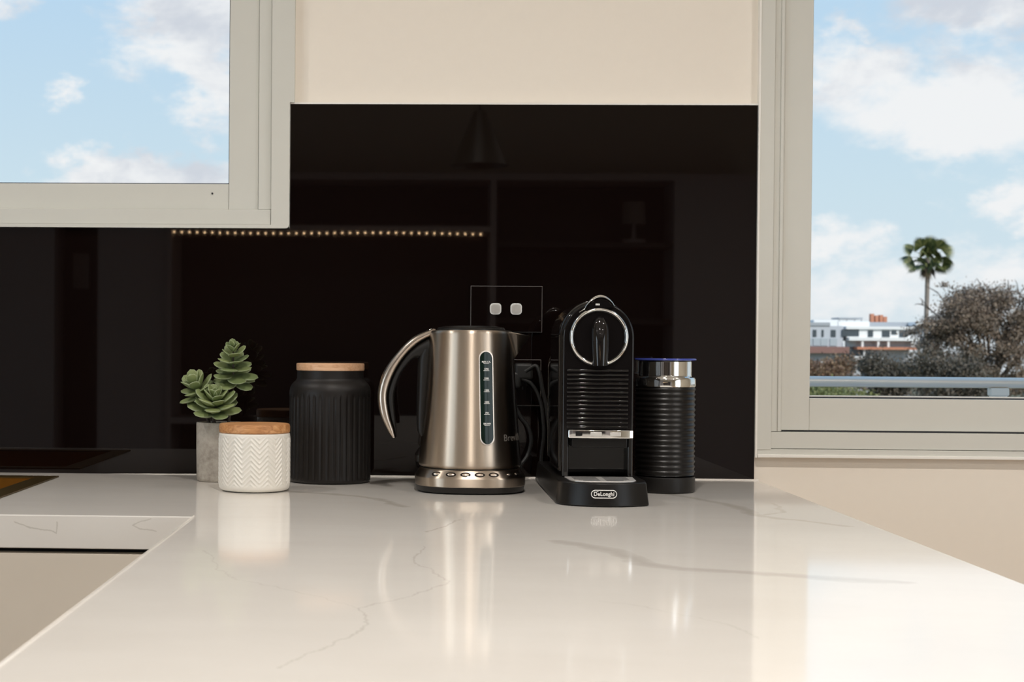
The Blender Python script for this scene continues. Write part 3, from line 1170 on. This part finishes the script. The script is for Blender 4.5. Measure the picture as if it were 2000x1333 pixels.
bm = torus(.0368, .0029, .0052, arc=(-PI / 2 + .16, 1.5 * PI - .16))
ring = build('chrome_ring', bm, 'chrome', cm, 60, RC)
bm = bmesh.new()
bmesh.ops.create_cone(bm, cap_ends=True, segments=64, radius1=.0352, radius2=.0352, depth=.0012, matrix=Matrix.Rotation(PI / 2, 4, 'X'))
build('ring_disc', bm, 'black_gloss', cm, 40, RC + Vector((0, -.0007, 0)))
# lever knob on the disc
bm = bmesh.new()
NR, NS = 18, 24
rings = []
for i in range(NR + 1):
    s = i / NR
    z = -.0385 + .0665 * s
    hw = .0118 * (1 - max(0, (s - .62) / .38) ** 2.4) ** .5 * (.90 + .10 * math.sin(PI * s))
    dp = .0165 * (1 - max(0, (s - .45) / .55) ** 2.2) ** .5 * (.75 + .25 * (1 - s))
    if i == NR:
        rings.append([bm.verts.new((.0, 0, z))])
        continue
    rings.append([bm.verts.new((hw * math.copysign(abs(math.cos(2 * PI * k / NS)) ** .8, math.cos(2 * PI * k / NS)), dp * math.sin(2 * PI * k / NS), z)) for k in range(NS)])
for A, B in zip(rings[:-1], rings[1:]):
    for k in range(NS):
        j = (k + 1) % NS
        if len(B) == 1:
            bm.faces.new((A[k], A[j], B[0]))
        else:
            bm.faces.new((A[k], A[j], B[j], B[k]))
bm.faces.new(rings[0][::-1])
build('lever_knob', bm, 'black_gloss', cm, 60, RC + Vector((.001, -.002, 0)))
# chrome loading handle on top
bm = bmesh.new()
n = 24
outer, inner = [], []
for i in range(n + 1):
    s = i / n
    x = -.0200 + .0415 * s
    zc_ = dz(1.1775) + .0035 * s
    outer.append((x, zc_ + .0168 * math.sin(PI * s) ** .70))
    inner.append((x + .0028 * (1 - 2 * s), zc_ + .0122 * math.sin(PI * s) ** .8 - .0012))
mid_ = [Vector(((a_[0] + b2[0]) / 2, 0, (a_[1] + b2[1]) / 2)) for a_, b2 in zip(outer, inner)]
mid_ = [mid_[0] + Vector((-.0075, 0, -.0050))] + mid_
tube(bm, mid_, [.0009] + [.0013 + .0014 * math.sin(PI * i / n) for i in range(n + 1)], 14)
for v in bm.verts:
    v.co.y = v.co.y * 3.2 + CFY + .25 + .002
hl = build('loading_handle', bm, 'chrome', cm, 60)
bm = bmesh.new()
prism(bm, [(x, z - .0010) for x, z in inner], CFY + .25 - .004, CFY + .25 + .028)
hb = build('handle_block', bm, 'black_gloss', hl, 40)
for k in (-1, 0, 1):
    bm = bmesh.new()
    box(bm, -.0022 + k * .0019 - .0007, -.0022 + k * .0019 + .0007, CFY + .25 - .0043, CFY + .25 - .0038, dz(1.1812), dz(1.1836))
    build('emblem', bm, 'white_print', hl)
# chrome button bar
bm = bmesh.new()
n = 16
poly = [(.0463 - .0865 * 0, .0)]
poly = [(-.0402, -.0005)] + [(-.0402 + .0865 * i / n, -.0110 - .0055 * math.sin(PI * i / n)) for i in range(n + 1)] + [(.0463, -.0005)]
vprism(bm, [(x, y + CFY + .25) for x, y in poly], dz(1.0035), dz(1.0148))
bevel_all(bm, .0014, 2, 40)
bar = build('button_bar', bm, 'chrome', cm, 30)
for x0, x1 in ((-.031, -.0215), (-.0115, .0035), (.0140, .0290)):
    bm = bmesh.new()
    yy = CFY + .25 - .0110 - .0055 * math.sin(PI * ((x0 + x1) / 2 + .0402) / .0865)
    box(bm, x0, x1, yy - .0008, yy + .003, dz(1.0065), dz(1.0122), .0006, 1)
    b_ = build('button', bm, 'switch_metal' if x0 > -.03 else 'black_gloss', bar, 40)
# outlet block in the recess
bm = bmesh.new()
box(bm, -.0352, .0389, CFY + .25 - .006, -.3255 + .25, dz(.9910), dz(1.0036), .0015, 2)
build('coffee_outlet', bm, 'black_satin', cm, 40)
# base
def base_poly(ins=0.0, fr=0.0):
    L, R_ = -.0607 + ins, .0614 - ins
    pts = [(L, .192 - ins), (L, -.150 + ins)]
    for i in range(13):
        s = i / 12
        pts.append((L + .006 + (R_ - L - .009) * s, -.158 + ins + fr - .0345 * math.sin(PI * (.06 + .88 * s)) ** .7))
    pts += [(R_, -.140 + ins), (R_ - .004, .060), (HWc + .004 - ins, .075), (HWc + .004 - ins, .192 - ins)]
    return pts


bm = bmesh.new()
vprism(bm, base_poly(), .0008, .0305, base_poly(.0035, .001))
bevel_all(bm, .0018, 2, 35)
build('base', bm, 'black_satin', cm, 40)
# drip tray grid
bm = bmesh.new()
tp = [(-.0445, -.1000), (.0465, -.1000), (.0440, -.150), (.0380, -.1640), (.018, -.1735), (-.018, -.1735), (-.0370, -.1640), (-.0420, -.150)]
vprism(bm, tp, .0300, .0318)
bevel_all(bm, .0006, 1, 40)
tray = build('drip_tray', bm, 'tray_steel', cm, 30)
for i in range(7):
    yy = -.108 - i * .009
    hw = .036 - max(0, i - 4) * .005
    for s in (-1, 1):
        bm = bmesh.new()
        box(bm, min(s * .004, s * hw), max(s * .004, s * hw), yy - .0016, yy + .0016, .03175, .03195)
        build('slot', bm, 'gasket', tray)
# badge on the base front
BY = -.4440 + .25
bm = bmesh.new()
so = [(x, z) for x, z in stadium(.0054, -.0165, .0165)]
so = [(z, u) for u, z in so]
si = [(x * .955, z * .84) for x, z in so]
A = [bm.verts.new((x, 0, z)) for x, z in so]
B = [bm.verts.new((x, 0, z)) for x, z in si]
A2 = [bm.verts.new((x, -.0006, z)) for x, z in so]
B2 = [bm.verts.new((x, -.0006, z)) for x, z in si]
for i in range(len(A)):
    j = (i + 1) % len(A)
    for q in ((A2[i], A2[j], B2[j], B2[i]), (A[i], A[j], A2[j], A2[i]), (B[i], B[j], B2[j], B2[i])):
        bm.faces.new(q)
BADGE = Vector((.2425 - CX, BY + .0006, dz(.9372)))
bd = build('badge', bm, 'white_print', cm, None, BADGE)
bd['label'] = 'pale outlined name badge'
me = text_mesh('DeLonghi', .0074, .0002, .00010, 1.04)
for v in me.vertices:
    v.co = Vector((v.co.x * .88, -v.co.z - .0004, v.co.y))
link('badge_lettering', me, 'white_print', bd)
bm = bmesh.new()
box(bm, -.0096, -.0072, -.0006, -.0002, .0030, .0036)
build('accent_mark', bm, 'white_print', bd)
cable(cm, [(.215, -.075, .945), (.2130, -.045, .955), (.2030, -.04, 1.0292), (.1960, -.04, 1.0600), (.1915, -.04, 1.085), (.1850, -.038, 1.096), (.1700, -.036, 1.0870)])
plug(cm, .1680, 1.0870)

# ================================================================== milk frother
FX, FY = .3570, -.2080
fb = thing('frother_base', (FX, FY, ZC), 'round matte black power base under the milk frother', 'frother base')
build('housing', lathe([(0, 0), (.0405, 0), (.0425, .0012), (.0432, .004), (.0432, .0205), (.0425, .0222), (.040, .0228), (0, .0228)], 72), 'black_plastic', fb, 35)
build('contact_ring', lathe([(.010, .0226), (.016, .0226), (.016, .0232), (.010, .0232)], 32), 'chrome', fb)
cable(fb, [(FX + .005, FY + .040, .930), (FX - .02, -.13, .926), (.300, -.070, .926), (.245, -.030, .925), (.2130, -.028, .930), (.1964, -.030, .9450), (.1990, -.034, .9857), (.1985, -.034, 1.0055), (.1936, -.034, 1.0409), (.1808, -.034, 1.0669), (.165, -.034, 1.0760)], .0028)
mf = thing('milk_frother', (FX, FY, ZC + .0236), 'ribbed black milk frother jug with chrome collar and blue rimmed lid', 'milk frother')
prof = [(0, 0), (.0400, 0), (.0418, .001)]
NRB = 17
zt0, zt1 = .002, .1265
for i in range(NRB * 8 + 1):
    s = i / (NRB * 8)
    prof.append((.0419 + .0008 * math.cos(2 * PI * s * NRB + PI), zt0 + (zt1 - zt0) * s))
prof += [(.0412, .1270), (0, .1270)]
build('jug', lathe(prof, 96), 'black_satin', mf, 60)
build('collar', lathe([(.0405, .1262), (.0428, .1265), (.0432, .1290), (.0430, .1370), (.0415, .1395), (.0380, .1410), (.0372, .1430), (.0372, .1615), (.0366, .1625), (0, .1625)], 96), 'chrome', mf, 35)
ld = build('lid', lathe([(0, .1627), (.0380, .1627), (.0425, .1640), (.0432, .1650), (.0432, .1662), (.0422, .1668), (.020, .1672), (0, .1672)], 96), 'black_gloss', mf, 35)
build('lid_seal', lathe([(.0424, .1636), (.0436, .1644), (.0437, .1656), (.0430, .1666), (.0424, .1660)], 96, cap=False), 'blue_lid', ld, 40)

# ================================================================== power points
def power_point(name, x0, x1, z0, z1, label, switches):
    t_ = thing(name, ((x0 + x1) / 2, -.006, (z0 + z1) / 2), label, 'power outlet', 'power points on the splashback')
    hw, hh = (x1 - x0) / 2, (z1 - z0) / 2
    bm = bmesh.new()
    box(bm, -hw, hw, -.0045, 0, -hh, hh, .0004, 1)
    build('edge', bm, 'plate_edge_glint', t_)  # grey backing colour stands in for light caught on the plate bevel
    bm = bmesh.new()
    box(bm, -hw + .0008, hw - .0008, -.0062, -.003, -hh + .0008, hh - .0008, .0006, 1)
    build('plate', bm, 'black_glass', t_)
    for sx in (-.0170, .0150):
        if not switches:
            break
        bm = bmesh.new()
        bmesh.ops.create_cube(bm, size=1, matrix=Matrix.Diagonal((.0176, .004, .0176, 1)))
        ve = [e for e in bm.edges if abs((e.verts[0].co - e.verts[1].co).normalized().y) > .9]
        bmesh.ops.bevel(bm, geom=ve, offset=.0055, segments=5, affect='EDGES', profile=.5)
        s_ = build('switch', bm, 'white_print', t_, 40, (sx, -.0075, .0003))
        bm = bmesh.new()
        bmesh.ops.create_cube(bm, size=1, matrix=Matrix.Diagonal((.0138, .002, .0138, 1)))
        ve = [e for e in bm.edges if abs((e.verts[0].co - e.verts[1].co).normalized().y) > .9]
        bmesh.ops.bevel(bm, geom=ve, offset=.0042, segments=5, affect='EDGES', profile=.5)
        build('rocker', bm, 'switch_metal', s_, 40, (0, -.0018, 0))
    for sx in (-.027, .027):
        if switches:
            break
        for dx_, an in ((-.006, .5), (.006, -.5), (0, 0)):
            bm = bmesh.new()
            bmesh.ops.create_cube(bm, size=1, matrix=Matrix.Translation((sx + dx_, -.0062, -.004 + (-.004 if an == 0 else .002))) @ Matrix.Rotation(an, 4, 'Y') @ Matrix.Diagonal((.0016, .0006, .006, 1)))
            build('socket_slot', bm, 'gasket', t_)
    return t_


power_point('power_point', .0856, .1972, 1.1478, 1.2200, 'black glass double power point with two pale square switches above the kettle', True)
power_point('power_point', .0850, .1962, 1.0330, 1.1055, 'black glass power point low behind the kettle, with plugs in it', False)

# ================================================================== the room behind (seen mirrored in the splashback)
YS = -5.5
su_ = thing('shelving_unit', (.25, YS - .17, 0), 'tall open shelving unit against the rear wall', 'shelving')
boxo('back_panel', (-1.27, 1.318, YS - .36, YS - .34, 0, 2.0), 'shelf_dark', su_)
boxo('top', (-1.29, 1.80, YS - .36, YS, 1.985, 2.02), 'shelf_paint', su_)
boxo('side', (-1.29, -1.262, YS - .34, YS, 0, 1.985), 'shelf_paint', su_)
boxo('divider', (.381, .410, YS - .34, YS, 0, 1.985), 'shelf_paint', su_)
boxo('shelf', (-1.262, .381, YS - .34, YS, 1.7175, 1.7465), 'shelf_paint', su_)
boxo('shelf', (.410, 1.318, YS - .34, YS - .05, 1.645, 1.672), 'shelf_dark', su_)
boxo('shelf', (.410, 1.318, YS - .34, YS - .05, 1.25, 1.277), 'shelf_dark', su_)
boxo('shelf', (-1.262, .381, YS - .34, YS, .72, .75), 'shelf_paint', su_)
boxo('shelf', (.410, 1.318, YS - .34, YS, .72, .75), 'shelf_paint', su_)
boxo('tall_door', (1.318, 1.80, YS - .36, YS, 0, 1.985), 'panel_grey', su_)
led = thing('led_strip', (-.46, YS - .01, 1.71), 'warm string of tiny lights under the shelf, mirrored in the splashback', 'light strip')
bm = bmesh.new()
tube(bm, [Vector((x, 0, .004 + .003 * math.sin(x * 5))) for x in [-.79 + 1.58 * i / 40 for i in range(41)]], .0018, 6)
build('wire', bm, 'gasket', led)
bm = bmesh.new()
bmesh.ops.create_icosphere(bm, subdivisions=1, radius=.0046)
led_me = bpy.data.meshes.new('bulb')
bm.to_mesh(led_me)
bm.free()
led_me.materials.append(MATS['led_glow'])
for i in range(41):
    x = -.79 + 1.58 * i / 40
    o = bpy.data.objects.new('bulb', led_me)
    COL.objects.link(o)
    o.parent = led
    o.location = (x, .004, -.002 + .003 * math.sin(x * 5))
tl = thing('table_lamp', (1.132, YS - .15, 1.6725), 'small table lamp on the shelf, mirrored in the splashback', 'lamp')
build('lamp_base', lathe([(0, 0), (.06, 0), (.06, .02), (.012, .026), (.008, .11), (0, .11)], 32), 'shelf_paint', tl, 35)
build('lamp_shade', lathe([(.064, .10), (.056, .215), (.054, .215), (.062, .10)], 32, cap=False), 'lamp_fabric', tl, 40)
pd = thing('pendant_lamp', (.2435, -3.6, ZT), 'conical pendant lamp hanging over the table, mirrored in the splashback', 'lamp')
build('canopy', lathe([(0, -.03), (.05, -.028), (.055, 0), (0, 0)], 32), 'olive_shade', pd, 40)
build('cord', lathe([(0, -.56), (.004, -.56), (.004, -.03), (0, -.03)], 10), 'gasket', pd)
build('shade', lathe([(.112, -.768), (.030, -.565), (.026, -.555), (0, -.553), (0, -.557), (.024, -.558), (.109, -.768)], 48, cap=False), 'olive_shade', pd, 40)
# panelled wall part and doorway on the left of the shelves
dr = thing('door_1', (-1.76, YS - .2, 0), 'dark doorway beside the shelving unit', 'door', kind='structure')
boxo('door_leaf', (-1.876, -1.649, YS - .30, YS - .26, 0, 2.05), 'shelf_dark', dr)
boxo('jamb', (-1.649, -1.29, YS - .34, YS - .02, 0, 2.3), 'panel_grey', dr)
boxo('jamb', (-2.6, -1.876, YS - .34, YS - .02, 0, 2.3), 'panel_grey', dr)
boxo('lintel', (-1.876, -1.649, YS - .34, YS - .02, 2.05, 2.3), 'panel_grey', dr)
tag(boxo('wall_controller', (-1.83, -1.74, YS - .26, YS - .24, 1.42, 1.61), 'panel_grey', None, .005), 'small wall controller in the doorway, mirrored in the splashback', 'controller')
# recessed ceiling lights
k = 0
PLACE = ['above the sink', 'over the middle of the peninsula', 'nearest the right window', 'in the middle row by the glazed door', 'above the end of the peninsula', 'in the middle row on the right',
         'in front of the doorway', 'in front of the shelving', 'in front of the tall grey door']
for yy in (-1.3, -2.8, -4.1):
    for xx, yy in ((-1.3, -.70) if yy > -2 else (-1.95, yy), (.10, yy), (1.5, yy)):
        dl = thing('ceiling_downlight', (xx, yy, ZT), 'round recessed downlight ' + PLACE[k], 'downlight', 'recessed downlights in the ceiling')
        k += 1
        build('ring', lathe([(.048, -.001), (.062, -.006), (.066, -.004), (.067, 0), (.048, 0)], 32, cap=False), 'white_trim', dl, 50)
        build('lens', lathe([(0, -.0005), (.048, -.0005), (.048, -.0015), (0, -.0015)], 32), 'lens_glow', dl)
        ld_ = bpy.data.lights.new('downlight_lamp', 'AREA')
        ld_.shape = 'DISK'
        ld_.size = .10
        ld_.energy = DOWNLIGHT_W * (.75 if xx == -1.3 else .30 if xx < -1 else 1.0)
        ld_.spread = 2.5
        ld_.color = (1.0, .945, .885)
        lo = bpy.data.objects.new('downlight_lamp', ld_)
        COL.objects.link(lo)
        lo.parent = dl
        lo.location = (0, 0, -.008)

# ================================================================== outside
bm = bmesh.new()
box(bm, -300, 500, 4, 700, -9.4, -9.0)
tag(build('ground', bm, 'ground'), 'distant ground below the apartment', 'ground', kind='structure')
tag(boxo('balcony_floor', (-1.5, 5.0, .2, 1.45, -.2, -.02), 'render_grey'), 'balcony slab outside the right window', 'balcony', kind='structure')
rl = thing('balcony_railing', (1.8, 1.30, 0), 'steel balcony handrail outside the right window', 'railing')
bm = bmesh.new()
tube(bm, [Vector((-3.2, 0, 1.0478)), Vector((3.2, 0, 1.0500))], .0128, 24)
build('handrail', bm, 'rail_steel', rl, 60)
for px in (-2.6, -.408, 1.8):
    bm = bmesh.new()
    box(bm, px - .02, px + .02, -.006, .006, -.02, 1.02, .002, 1)
    po = build('post', bm, 'rail_steel', rl)
    bm = bmesh.new()
    box(bm, px - .022, px + .022, -.012, .012, 1.018, 1.0365, .002, 1)
    build('bracket', bm, 'white_trim', po)


def foliage(name, blobs, n, size, material, parent, seed, sparse=0.0):
    """leaf sprays scattered through ellipsoid clumps; local coordinates"""
    rg = random.Random(seed)
    vol = [b[3] * b[4] * b[5] for b in blobs]
    tot = sum(v ** .8 for v in vol)
    verts, faces = [], []
    for b, v in zip(blobs, vol):
        for _ in range(int(n * v ** .8 / tot)):
            q = Vector((rg.gauss(0, .52), rg.gauss(0, .52), rg.gauss(0, .52)))
            c = Vector((b[0] + q.x * b[3], b[1] + q.y * b[4], b[2] + q.z * b[5]))
            a = Vector((rg.gauss(0, 1), rg.gauss(0, 1), rg.gauss(0, 1))).normalized()
            bb = a.orthogonal().normalized()
            bb = (Matrix.Rotation(rg.random() * 6.28, 3, a) @ bb)
            cc = a.cross(bb)
            s = size * rg.uniform(.6, 1.4)
            i = len(verts)
            verts += [c - bb * s, c + cc * s * .5, c + bb * s, c - cc * s * .5 + a * s * .2]
            faces.append((i, i + 1, i + 2, i + 3))
    me = bpy.data.meshes.new(name)
    me.from_pydata(verts, [], faces)
    o = link(name, me, material, parent)
    o['kind'] = 'stuff'
    return o


# large brown tree
bt = thing('broadleaf_tree', (36.04, 95, -9.0), 'large brownish tree with spreading crown right of the palm', 'tree')
bm = bmesh.new()


def branch(bm, a, b, r0, r1, wob, rg, n=5):
    a, b = Vector(a), Vector(b)
    pts = []
    for i in range(n + 1):
        s = i / n
        pts.append(a.lerp(b, s) + Vector((rg.uniform(-wob, wob), rg.uniform(-wob, wob), rg.uniform(-wob, wob))) * math.sin(PI * s))
    tube(bm, pts, [r0 + (r1 - r0) * i / n for i in range(n + 1)], 7)
    return pts


rg = random.Random(21)
branch(bm, (0, 0, 0), (.2, 0, 8.6), .26, .19, .15, rg)
ends = [(-4.4, -.5, 13.0), (-3.2, .4, 13.8), (-2.0, -.8, 14.2), (-.6, .3, 14.4), (.8, -.5, 14.6), (2.2, .5, 14.2), (3.6, -.4, 13.6), (5.0, .2, 12.8), (-3.6, -.6, 11.4), (4.4, -.6, 11.2), (1.4, -1.2, 12.6), (-1.4, -1.2, 12.4)]
for e in ends:
    mid = Vector((e[0] * .45, e[1] * .5, 8.4 + (e[2] - 8.4) * .5 + rg.uniform(-.4, .4)))
    branch(bm, (.2 + rg.uniform(-.1, .1), 0, 8.3), mid, .13, .07, .18, rg, 4)
    pp = branch(bm, mid, e, .07, .025, .22, rg, 5)
    for _ in range(4):
        a = rg.choice(pp[1:])
        branch(bm, a, a + Vector((rg.uniform(-1, 1), rg.uniform(-.6, .6), rg.uniform(-.1, 1.0))), .04, .012, .08, rg, 3)
build('trunk', bm, 'bark', bt, 60)
crown = []
rc = random.Random(12)
while len(crown) < 135:
    u = rc.uniform(-5.0, 6.5)
    ztop = 14.35 - .055 * (u - .8) ** 2 - (.5 if u < -3.6 else 0)
    zz = ztop - (ztop - 8.2) * rc.random() ** 1.25
    if zz < 10.6 + (.9 if u < -3.4 else 0) and u < -3.6:
        continue
    q_ = rc.uniform(.38, .85)
    crown.append((u, rc.uniform(-1.4, 1.0), zz - .35, q_ * 1.15, q_, q_ * .72))
crown.append((-2.9, .2, 14.3, .30, .4, .2))
foliage('foliage', crown, 85000, .075, 'leaf_brown', bt, 5)

SHRUBS = [
    ('rust_shrub', (19.2, 70, -9), 1.75, .75, 9.2, 'leaf_rust', 'reddish brown bush below the white apartment building', 4200, .06),
    ('green_shrub', (12.35, 45, -9), .62, .62, 8.75, 'leaf_green', 'bright green bush in the lower left corner of the right window', 2600, .04),
    ('dark_shrub', (19.6, 62, -9), 1.15, 1.05, 9.2, 'leaf_dark', 'dark bush between the apartment building and the palm trunk', 4200, .055),
    ('dark_shrub', (21.0, 58, -9), 1.55, 1.25, 9.1, 'leaf_dark', 'dark bush at the foot of the palm trunk', 5200, .055),
    ('dark_shrub', (24.4, 54, -9), 1.9, 1.25, 9.0, 'leaf_dark', 'dark bush in front of the large brown tree', 5200, .055),
    ('olive_shrub', (12.0, 41.5, -9), 1.5, .55, 8.55, 'leaf_green', 'olive green hedge seen under the handrail', 4200, .04),
    ('low_shrub', (15.2, 37, -9), 1.7, .55, 8.5, 'leaf_dark', 'dark low hedge seen under the handrail, right of the olive one', 4200, .04),
]
for i, (nm, loc, rx, rz, zc_, mt, lab, n, sz) in enumerate(SHRUBS):
    s_ = thing(nm, loc, lab, 'bush', 'bushes in the garden below')
    rg = random.Random(50 + i)
    bm = bmesh.new()
    for k in range(5):
        branch(bm, (rg.uniform(-.2, .2), rg.uniform(-.2, .2), 0), (rg.uniform(-.7, .7) * rx, rg.uniform(-.4, .4) * rx, zc_ + rg.uniform(-.3, .5) * rz), .09, .02, .3, rg, 5)
    build('stems', bm, 'bark', s_, 60)
    bl_ = []
    for k in range(9):
        bl_.append((rg.uniform(-.75, .75) * rx, rg.uniform(-.5, .5) * rx, zc_ + rg.uniform(-.55, .45) * rz, rx * rg.uniform(.3, .5), rx * .45, rz * rg.uniform(.35, .55)))
    bl_.append((0, 0, zc_ - rz * .9, rx * .95, rx * .6, rz * .8))
    foliage('foliage', bl_, n * 4, sz, mt, s_, 90 + i)

# palm
pm = thing('palm_tree', (38.60, 115, -9.0), 'tall thin fan palm standing alone against the sky', 'tree')
bm = bmesh.new()
tube(bm, catmull([(0, 0, 0), (-.02, 0, 6), (-.05, 0, 11), (.02, 0, 15.2), (.0, 0, 17.2)], 5), [.26, .24, .22, .2, .19, .18] + [.17] * 15, 12)
build('trunk', bm, 'palm_trunk', pm, 60)
bm = bmesh.new()
rg = random.Random(4)
HEAD = Vector((0, 0, 17.1))
for i in range(26):      # skirt of dead fronds
    a = rg.random() * 2 * PI
    r0 = Vector((math.cos(a) * .16, math.sin(a) * .16, 16.9 - rg.random() * .5))
    L = rg.uniform(.7, 1.25)
    d = Vector((math.cos(a) * .45, math.sin(a) * .45, -1)).normalized()
    sd = d.cross(Vector((math.cos(a), math.sin(a), 0))).normalized()
    for k in range(-3, 4):
        dd = (d + sd * k * .12).normalized()
        v = [bm.verts.new(r0), bm.verts.new(r0 + dd * L * .5 + sd * .05), bm.verts.new(r0 + dd * L), bm.verts.new(r0 + dd * L * .5 - sd * .05)]
        bm.faces.new(v)
build('dead_skirt', bm, 'palm_dead', pm)['kind'] = 'stuff'


def frond(az, el, plen, flen, droop):
    bm = bmesh.new()
    d = Vector((math.cos(az) * math.cos(el), math.sin(az) * math.cos(el), math.sin(el)))
    side = Matrix.Rotation(rg.uniform(-1.3, 1.3), 3, d) @ d.cross(Vector((0, 0, 1))).normalized()
    upv = side.cross(d)
    tip = HEAD + d * plen
    tube(bm, [HEAD, HEAD + d * plen * .6 + Vector((0, 0, .04)), tip], [.03, .022, .015], 5)
    NF = 17
    for k in range(NF):
        th = (k / (NF - 1) - .5) * 2.7
        dd = (d * math.cos(th) + side * math.sin(th)).normalized()
        L = flen * (.72 + .28 * math.cos(th))
        m_ = tip + dd * L * .55
        e_ = tip + dd * L + Vector((0, 0, -droop * L * (.5 + .5 * abs(math.sin(th)))))
        pw = upv.cross(dd).normalized() * .075
        v = [bm.verts.new(tip), bm.verts.new(m_ + pw), bm.verts.new(e_), bm.verts.new(m_ - pw)]
        bm.faces.new((v[0], v[1], v[3]))
        bm.faces.new((v[1], v[2], v[3]))
    return build('frond', bm, 'palm_leaf', pm)


for az, el, pl, fl, dr_ in [(1.6, 1.45, .9, 1.05, .05), (-1.2, 1.30, .9, 1.05, .1), (.7, 1.10, 1.0, 1.05, .1), (2.4, 1.05, 1.0, 1.05, .15), (-2.4, .85, 1.15, 1.0, .2), (-.6, .85, 1.1, 1.0, .2), (3.1, .55, 1.25, .95, .3), (0.0, .50, 1.25, 1.0, .3),
                            (-1.57, .75, .9, 1.0, .2), (1.4, .6, .9, 1.0, .3), (2.7, .10, 1.2, .95, .4), (-2.9, -.15, 1.15, .9, .5), (.3, .10, 1.2, .95, .4), (-.3, -.20, 1.1, .9, .5), (-1.2, .25, .9, .95, .4), (-2.0, .2, 1.0, .95, .4), (1.9, .0, .9, .9, .5), (-1.6, -.4, .75, .85, .6), (-2.5, -.50, 1.0, .85, .5), (-.7, -.55, .95, .85, .5),
                            (3.0, -.55, 1.0, .8, .5), (.1, -.6, .9, .8, .5), (-1.5, 1.2, .35, .9, .1), (-2.2, .9, .4, .9, .2), (-.9, .9, .4, .9, .2), (-1.57, .4, .4, .8, .3), (-2.3, -.2, .5, .8, .4), (-.8, -.2, .5, .8, .4)]:
    frond(az + rg.uniform(-.1, .1), el, pl, fl, dr_)

# apartment building (local metres: x to the right, z up from the base line of its visible part)
ab = thing('apartment_building', (69.52, 270, .64), 'white flat roofed apartment building left of the palm', 'building')


def bb(name, x0, x1, z0, z1, y0, y1, m_, parent=None):
    par = parent or ab
    bm = bmesh.new()
    box(bm, x0, x1, y0, y1, z0, z1)
    o = build(name, bm, m_, par)
    return o


bb('lower_block', -6, 17.5, -9.6, 1.15, 1.2, 12, 'render_grey')
wl = bb('grey_wing', -6, 5.6, 1.15, 4.8, .2, 12, 'render_grey')
bb('wing_roof', -6, 3.3, 4.8, 5.4, .0, 12, 'roof_grey')
mw = bb('main_wall', 6.2, 17.9, 2.8, 4.25, .0, 12, 'render_white')
bb('parapet', 6.0, 18.0, 4.25, 4.75, -.4, 12, 'render_white')
bb('balcony_band', 6.3, 18.5, 2.25, 2.8, -1.2, 12, 'render_white')
for x in (8.5, 11.25, 13.0, 17.1):
    bb('column', x, x + .35, 1.15, 2.25, -1.0, -.6, 'render_white')
bb('glass_front', 6.2, 18.0, 1.15, 2.25, .6, 1.1, 'far_glass_light')
bb('awning', 7.6, 17.9, .70, 1.15, -1.6, 1.2, 'terracotta')
bb('brick_terrace', -6, 6.5, .0, 1.15, -.6, 1.2, 'brick_red')
bb('terrace_recess', 6.2, 11.0, -.45, .70, .4, 1.1, 'far_glass')
bb('terrace_slab', 7.3, 12.2, -1.05, -.5, -1.4, 1.2, 'render_white')
bb('column', 8.9, 9.2, -.5, .70, -1.0, -.7, 'render_white')
bb('white_bay', 10.2, 12.1, -3.4, -1.05, -.8, 1.2, 'render_white')
bb('column', 7.5, 7.8, -3.4, -1.05, -1.0, -.7, 'render_white')
for x0, x1, z0, z1 in ((.3, .95, 2.85, 4.1), (1.85, 2.2, 2.85, 4.1), (3.45, 4.3, 2.85, 4.1)):
    w_ = bb('window', x0, x1, z0, z1, .1, .3, 'far_glass')
for x0, x1, z0, z1 in ((5.35, 8.3, 3.0, 4.2), (9.85, 10.75, 2.9, 4.05), (12.3, 13.65, 2.9, 4.05), (13.95, 14.8, 3.35, 4.05), (15.3, 16.6, 2.9, 4.05), (16.9, 17.6, 3.3, 4.05)):
    w_ = bb('window', x0, x1, z0, z1, -.1, .1, 'far_glass')
for x in (-.1, 1.3, 2.6, 4.2):
    bb('balustrade', x - .9, x + .35, 1.3, 2.6, .05, .2, 'far_glass_light')
bb('roof_plant', 1.2, 5.4, 4.8, 5.9, 3, 8, 'render_white')
bb('roof_plant', 5.5, 11.0, 4.75, 5.7, 3, 8, 'render_white')
bb('roof_frame', 5.6, 9.8, 6.1, 6.35, 3, 8, 'roof_grey')
for x in (5.7, 7.0, 8.4, 9.6):
    bb('roof_post', x, x + .12, 5.7, 6.1, 3.2, 3.35, 'roof_grey')
bb('grey_roof', 11.2, 17.9, 4.75, 5.6, 4, 10, 'roof_grey')
for x, h_ in ((11.8, 7.1), (12.6, 6.8), (13.4, 6.9), (14.1, 6.6)):
    bb('chimney', x, x + .6, 5.6, h_, 5, 6, 'terracotta')
bb('annex_wall', 17.9, 20.0, 1.0, 4.0, 1, 9, 'render_grey')
bb('annex_roof', 18.1, 21.2, 5.0, 5.6, -.6, 9, 'render_white')
bb('annex_wall', 18.4, 21.0, 4.0, 5.0, .8, 9, 'roof_grey')
bb('annex_balcony', 19.6, 22.4, 2.9, 3.5, -.4, 9, 'render_white')
bb('annex_window', 20.0, 22.0, 2.1, 2.9, .8, 1, 'far_glass')
bb('annex_balcony', 19.6, 22.4, 1.5, 2.1, -.4, 9, 'render_white')
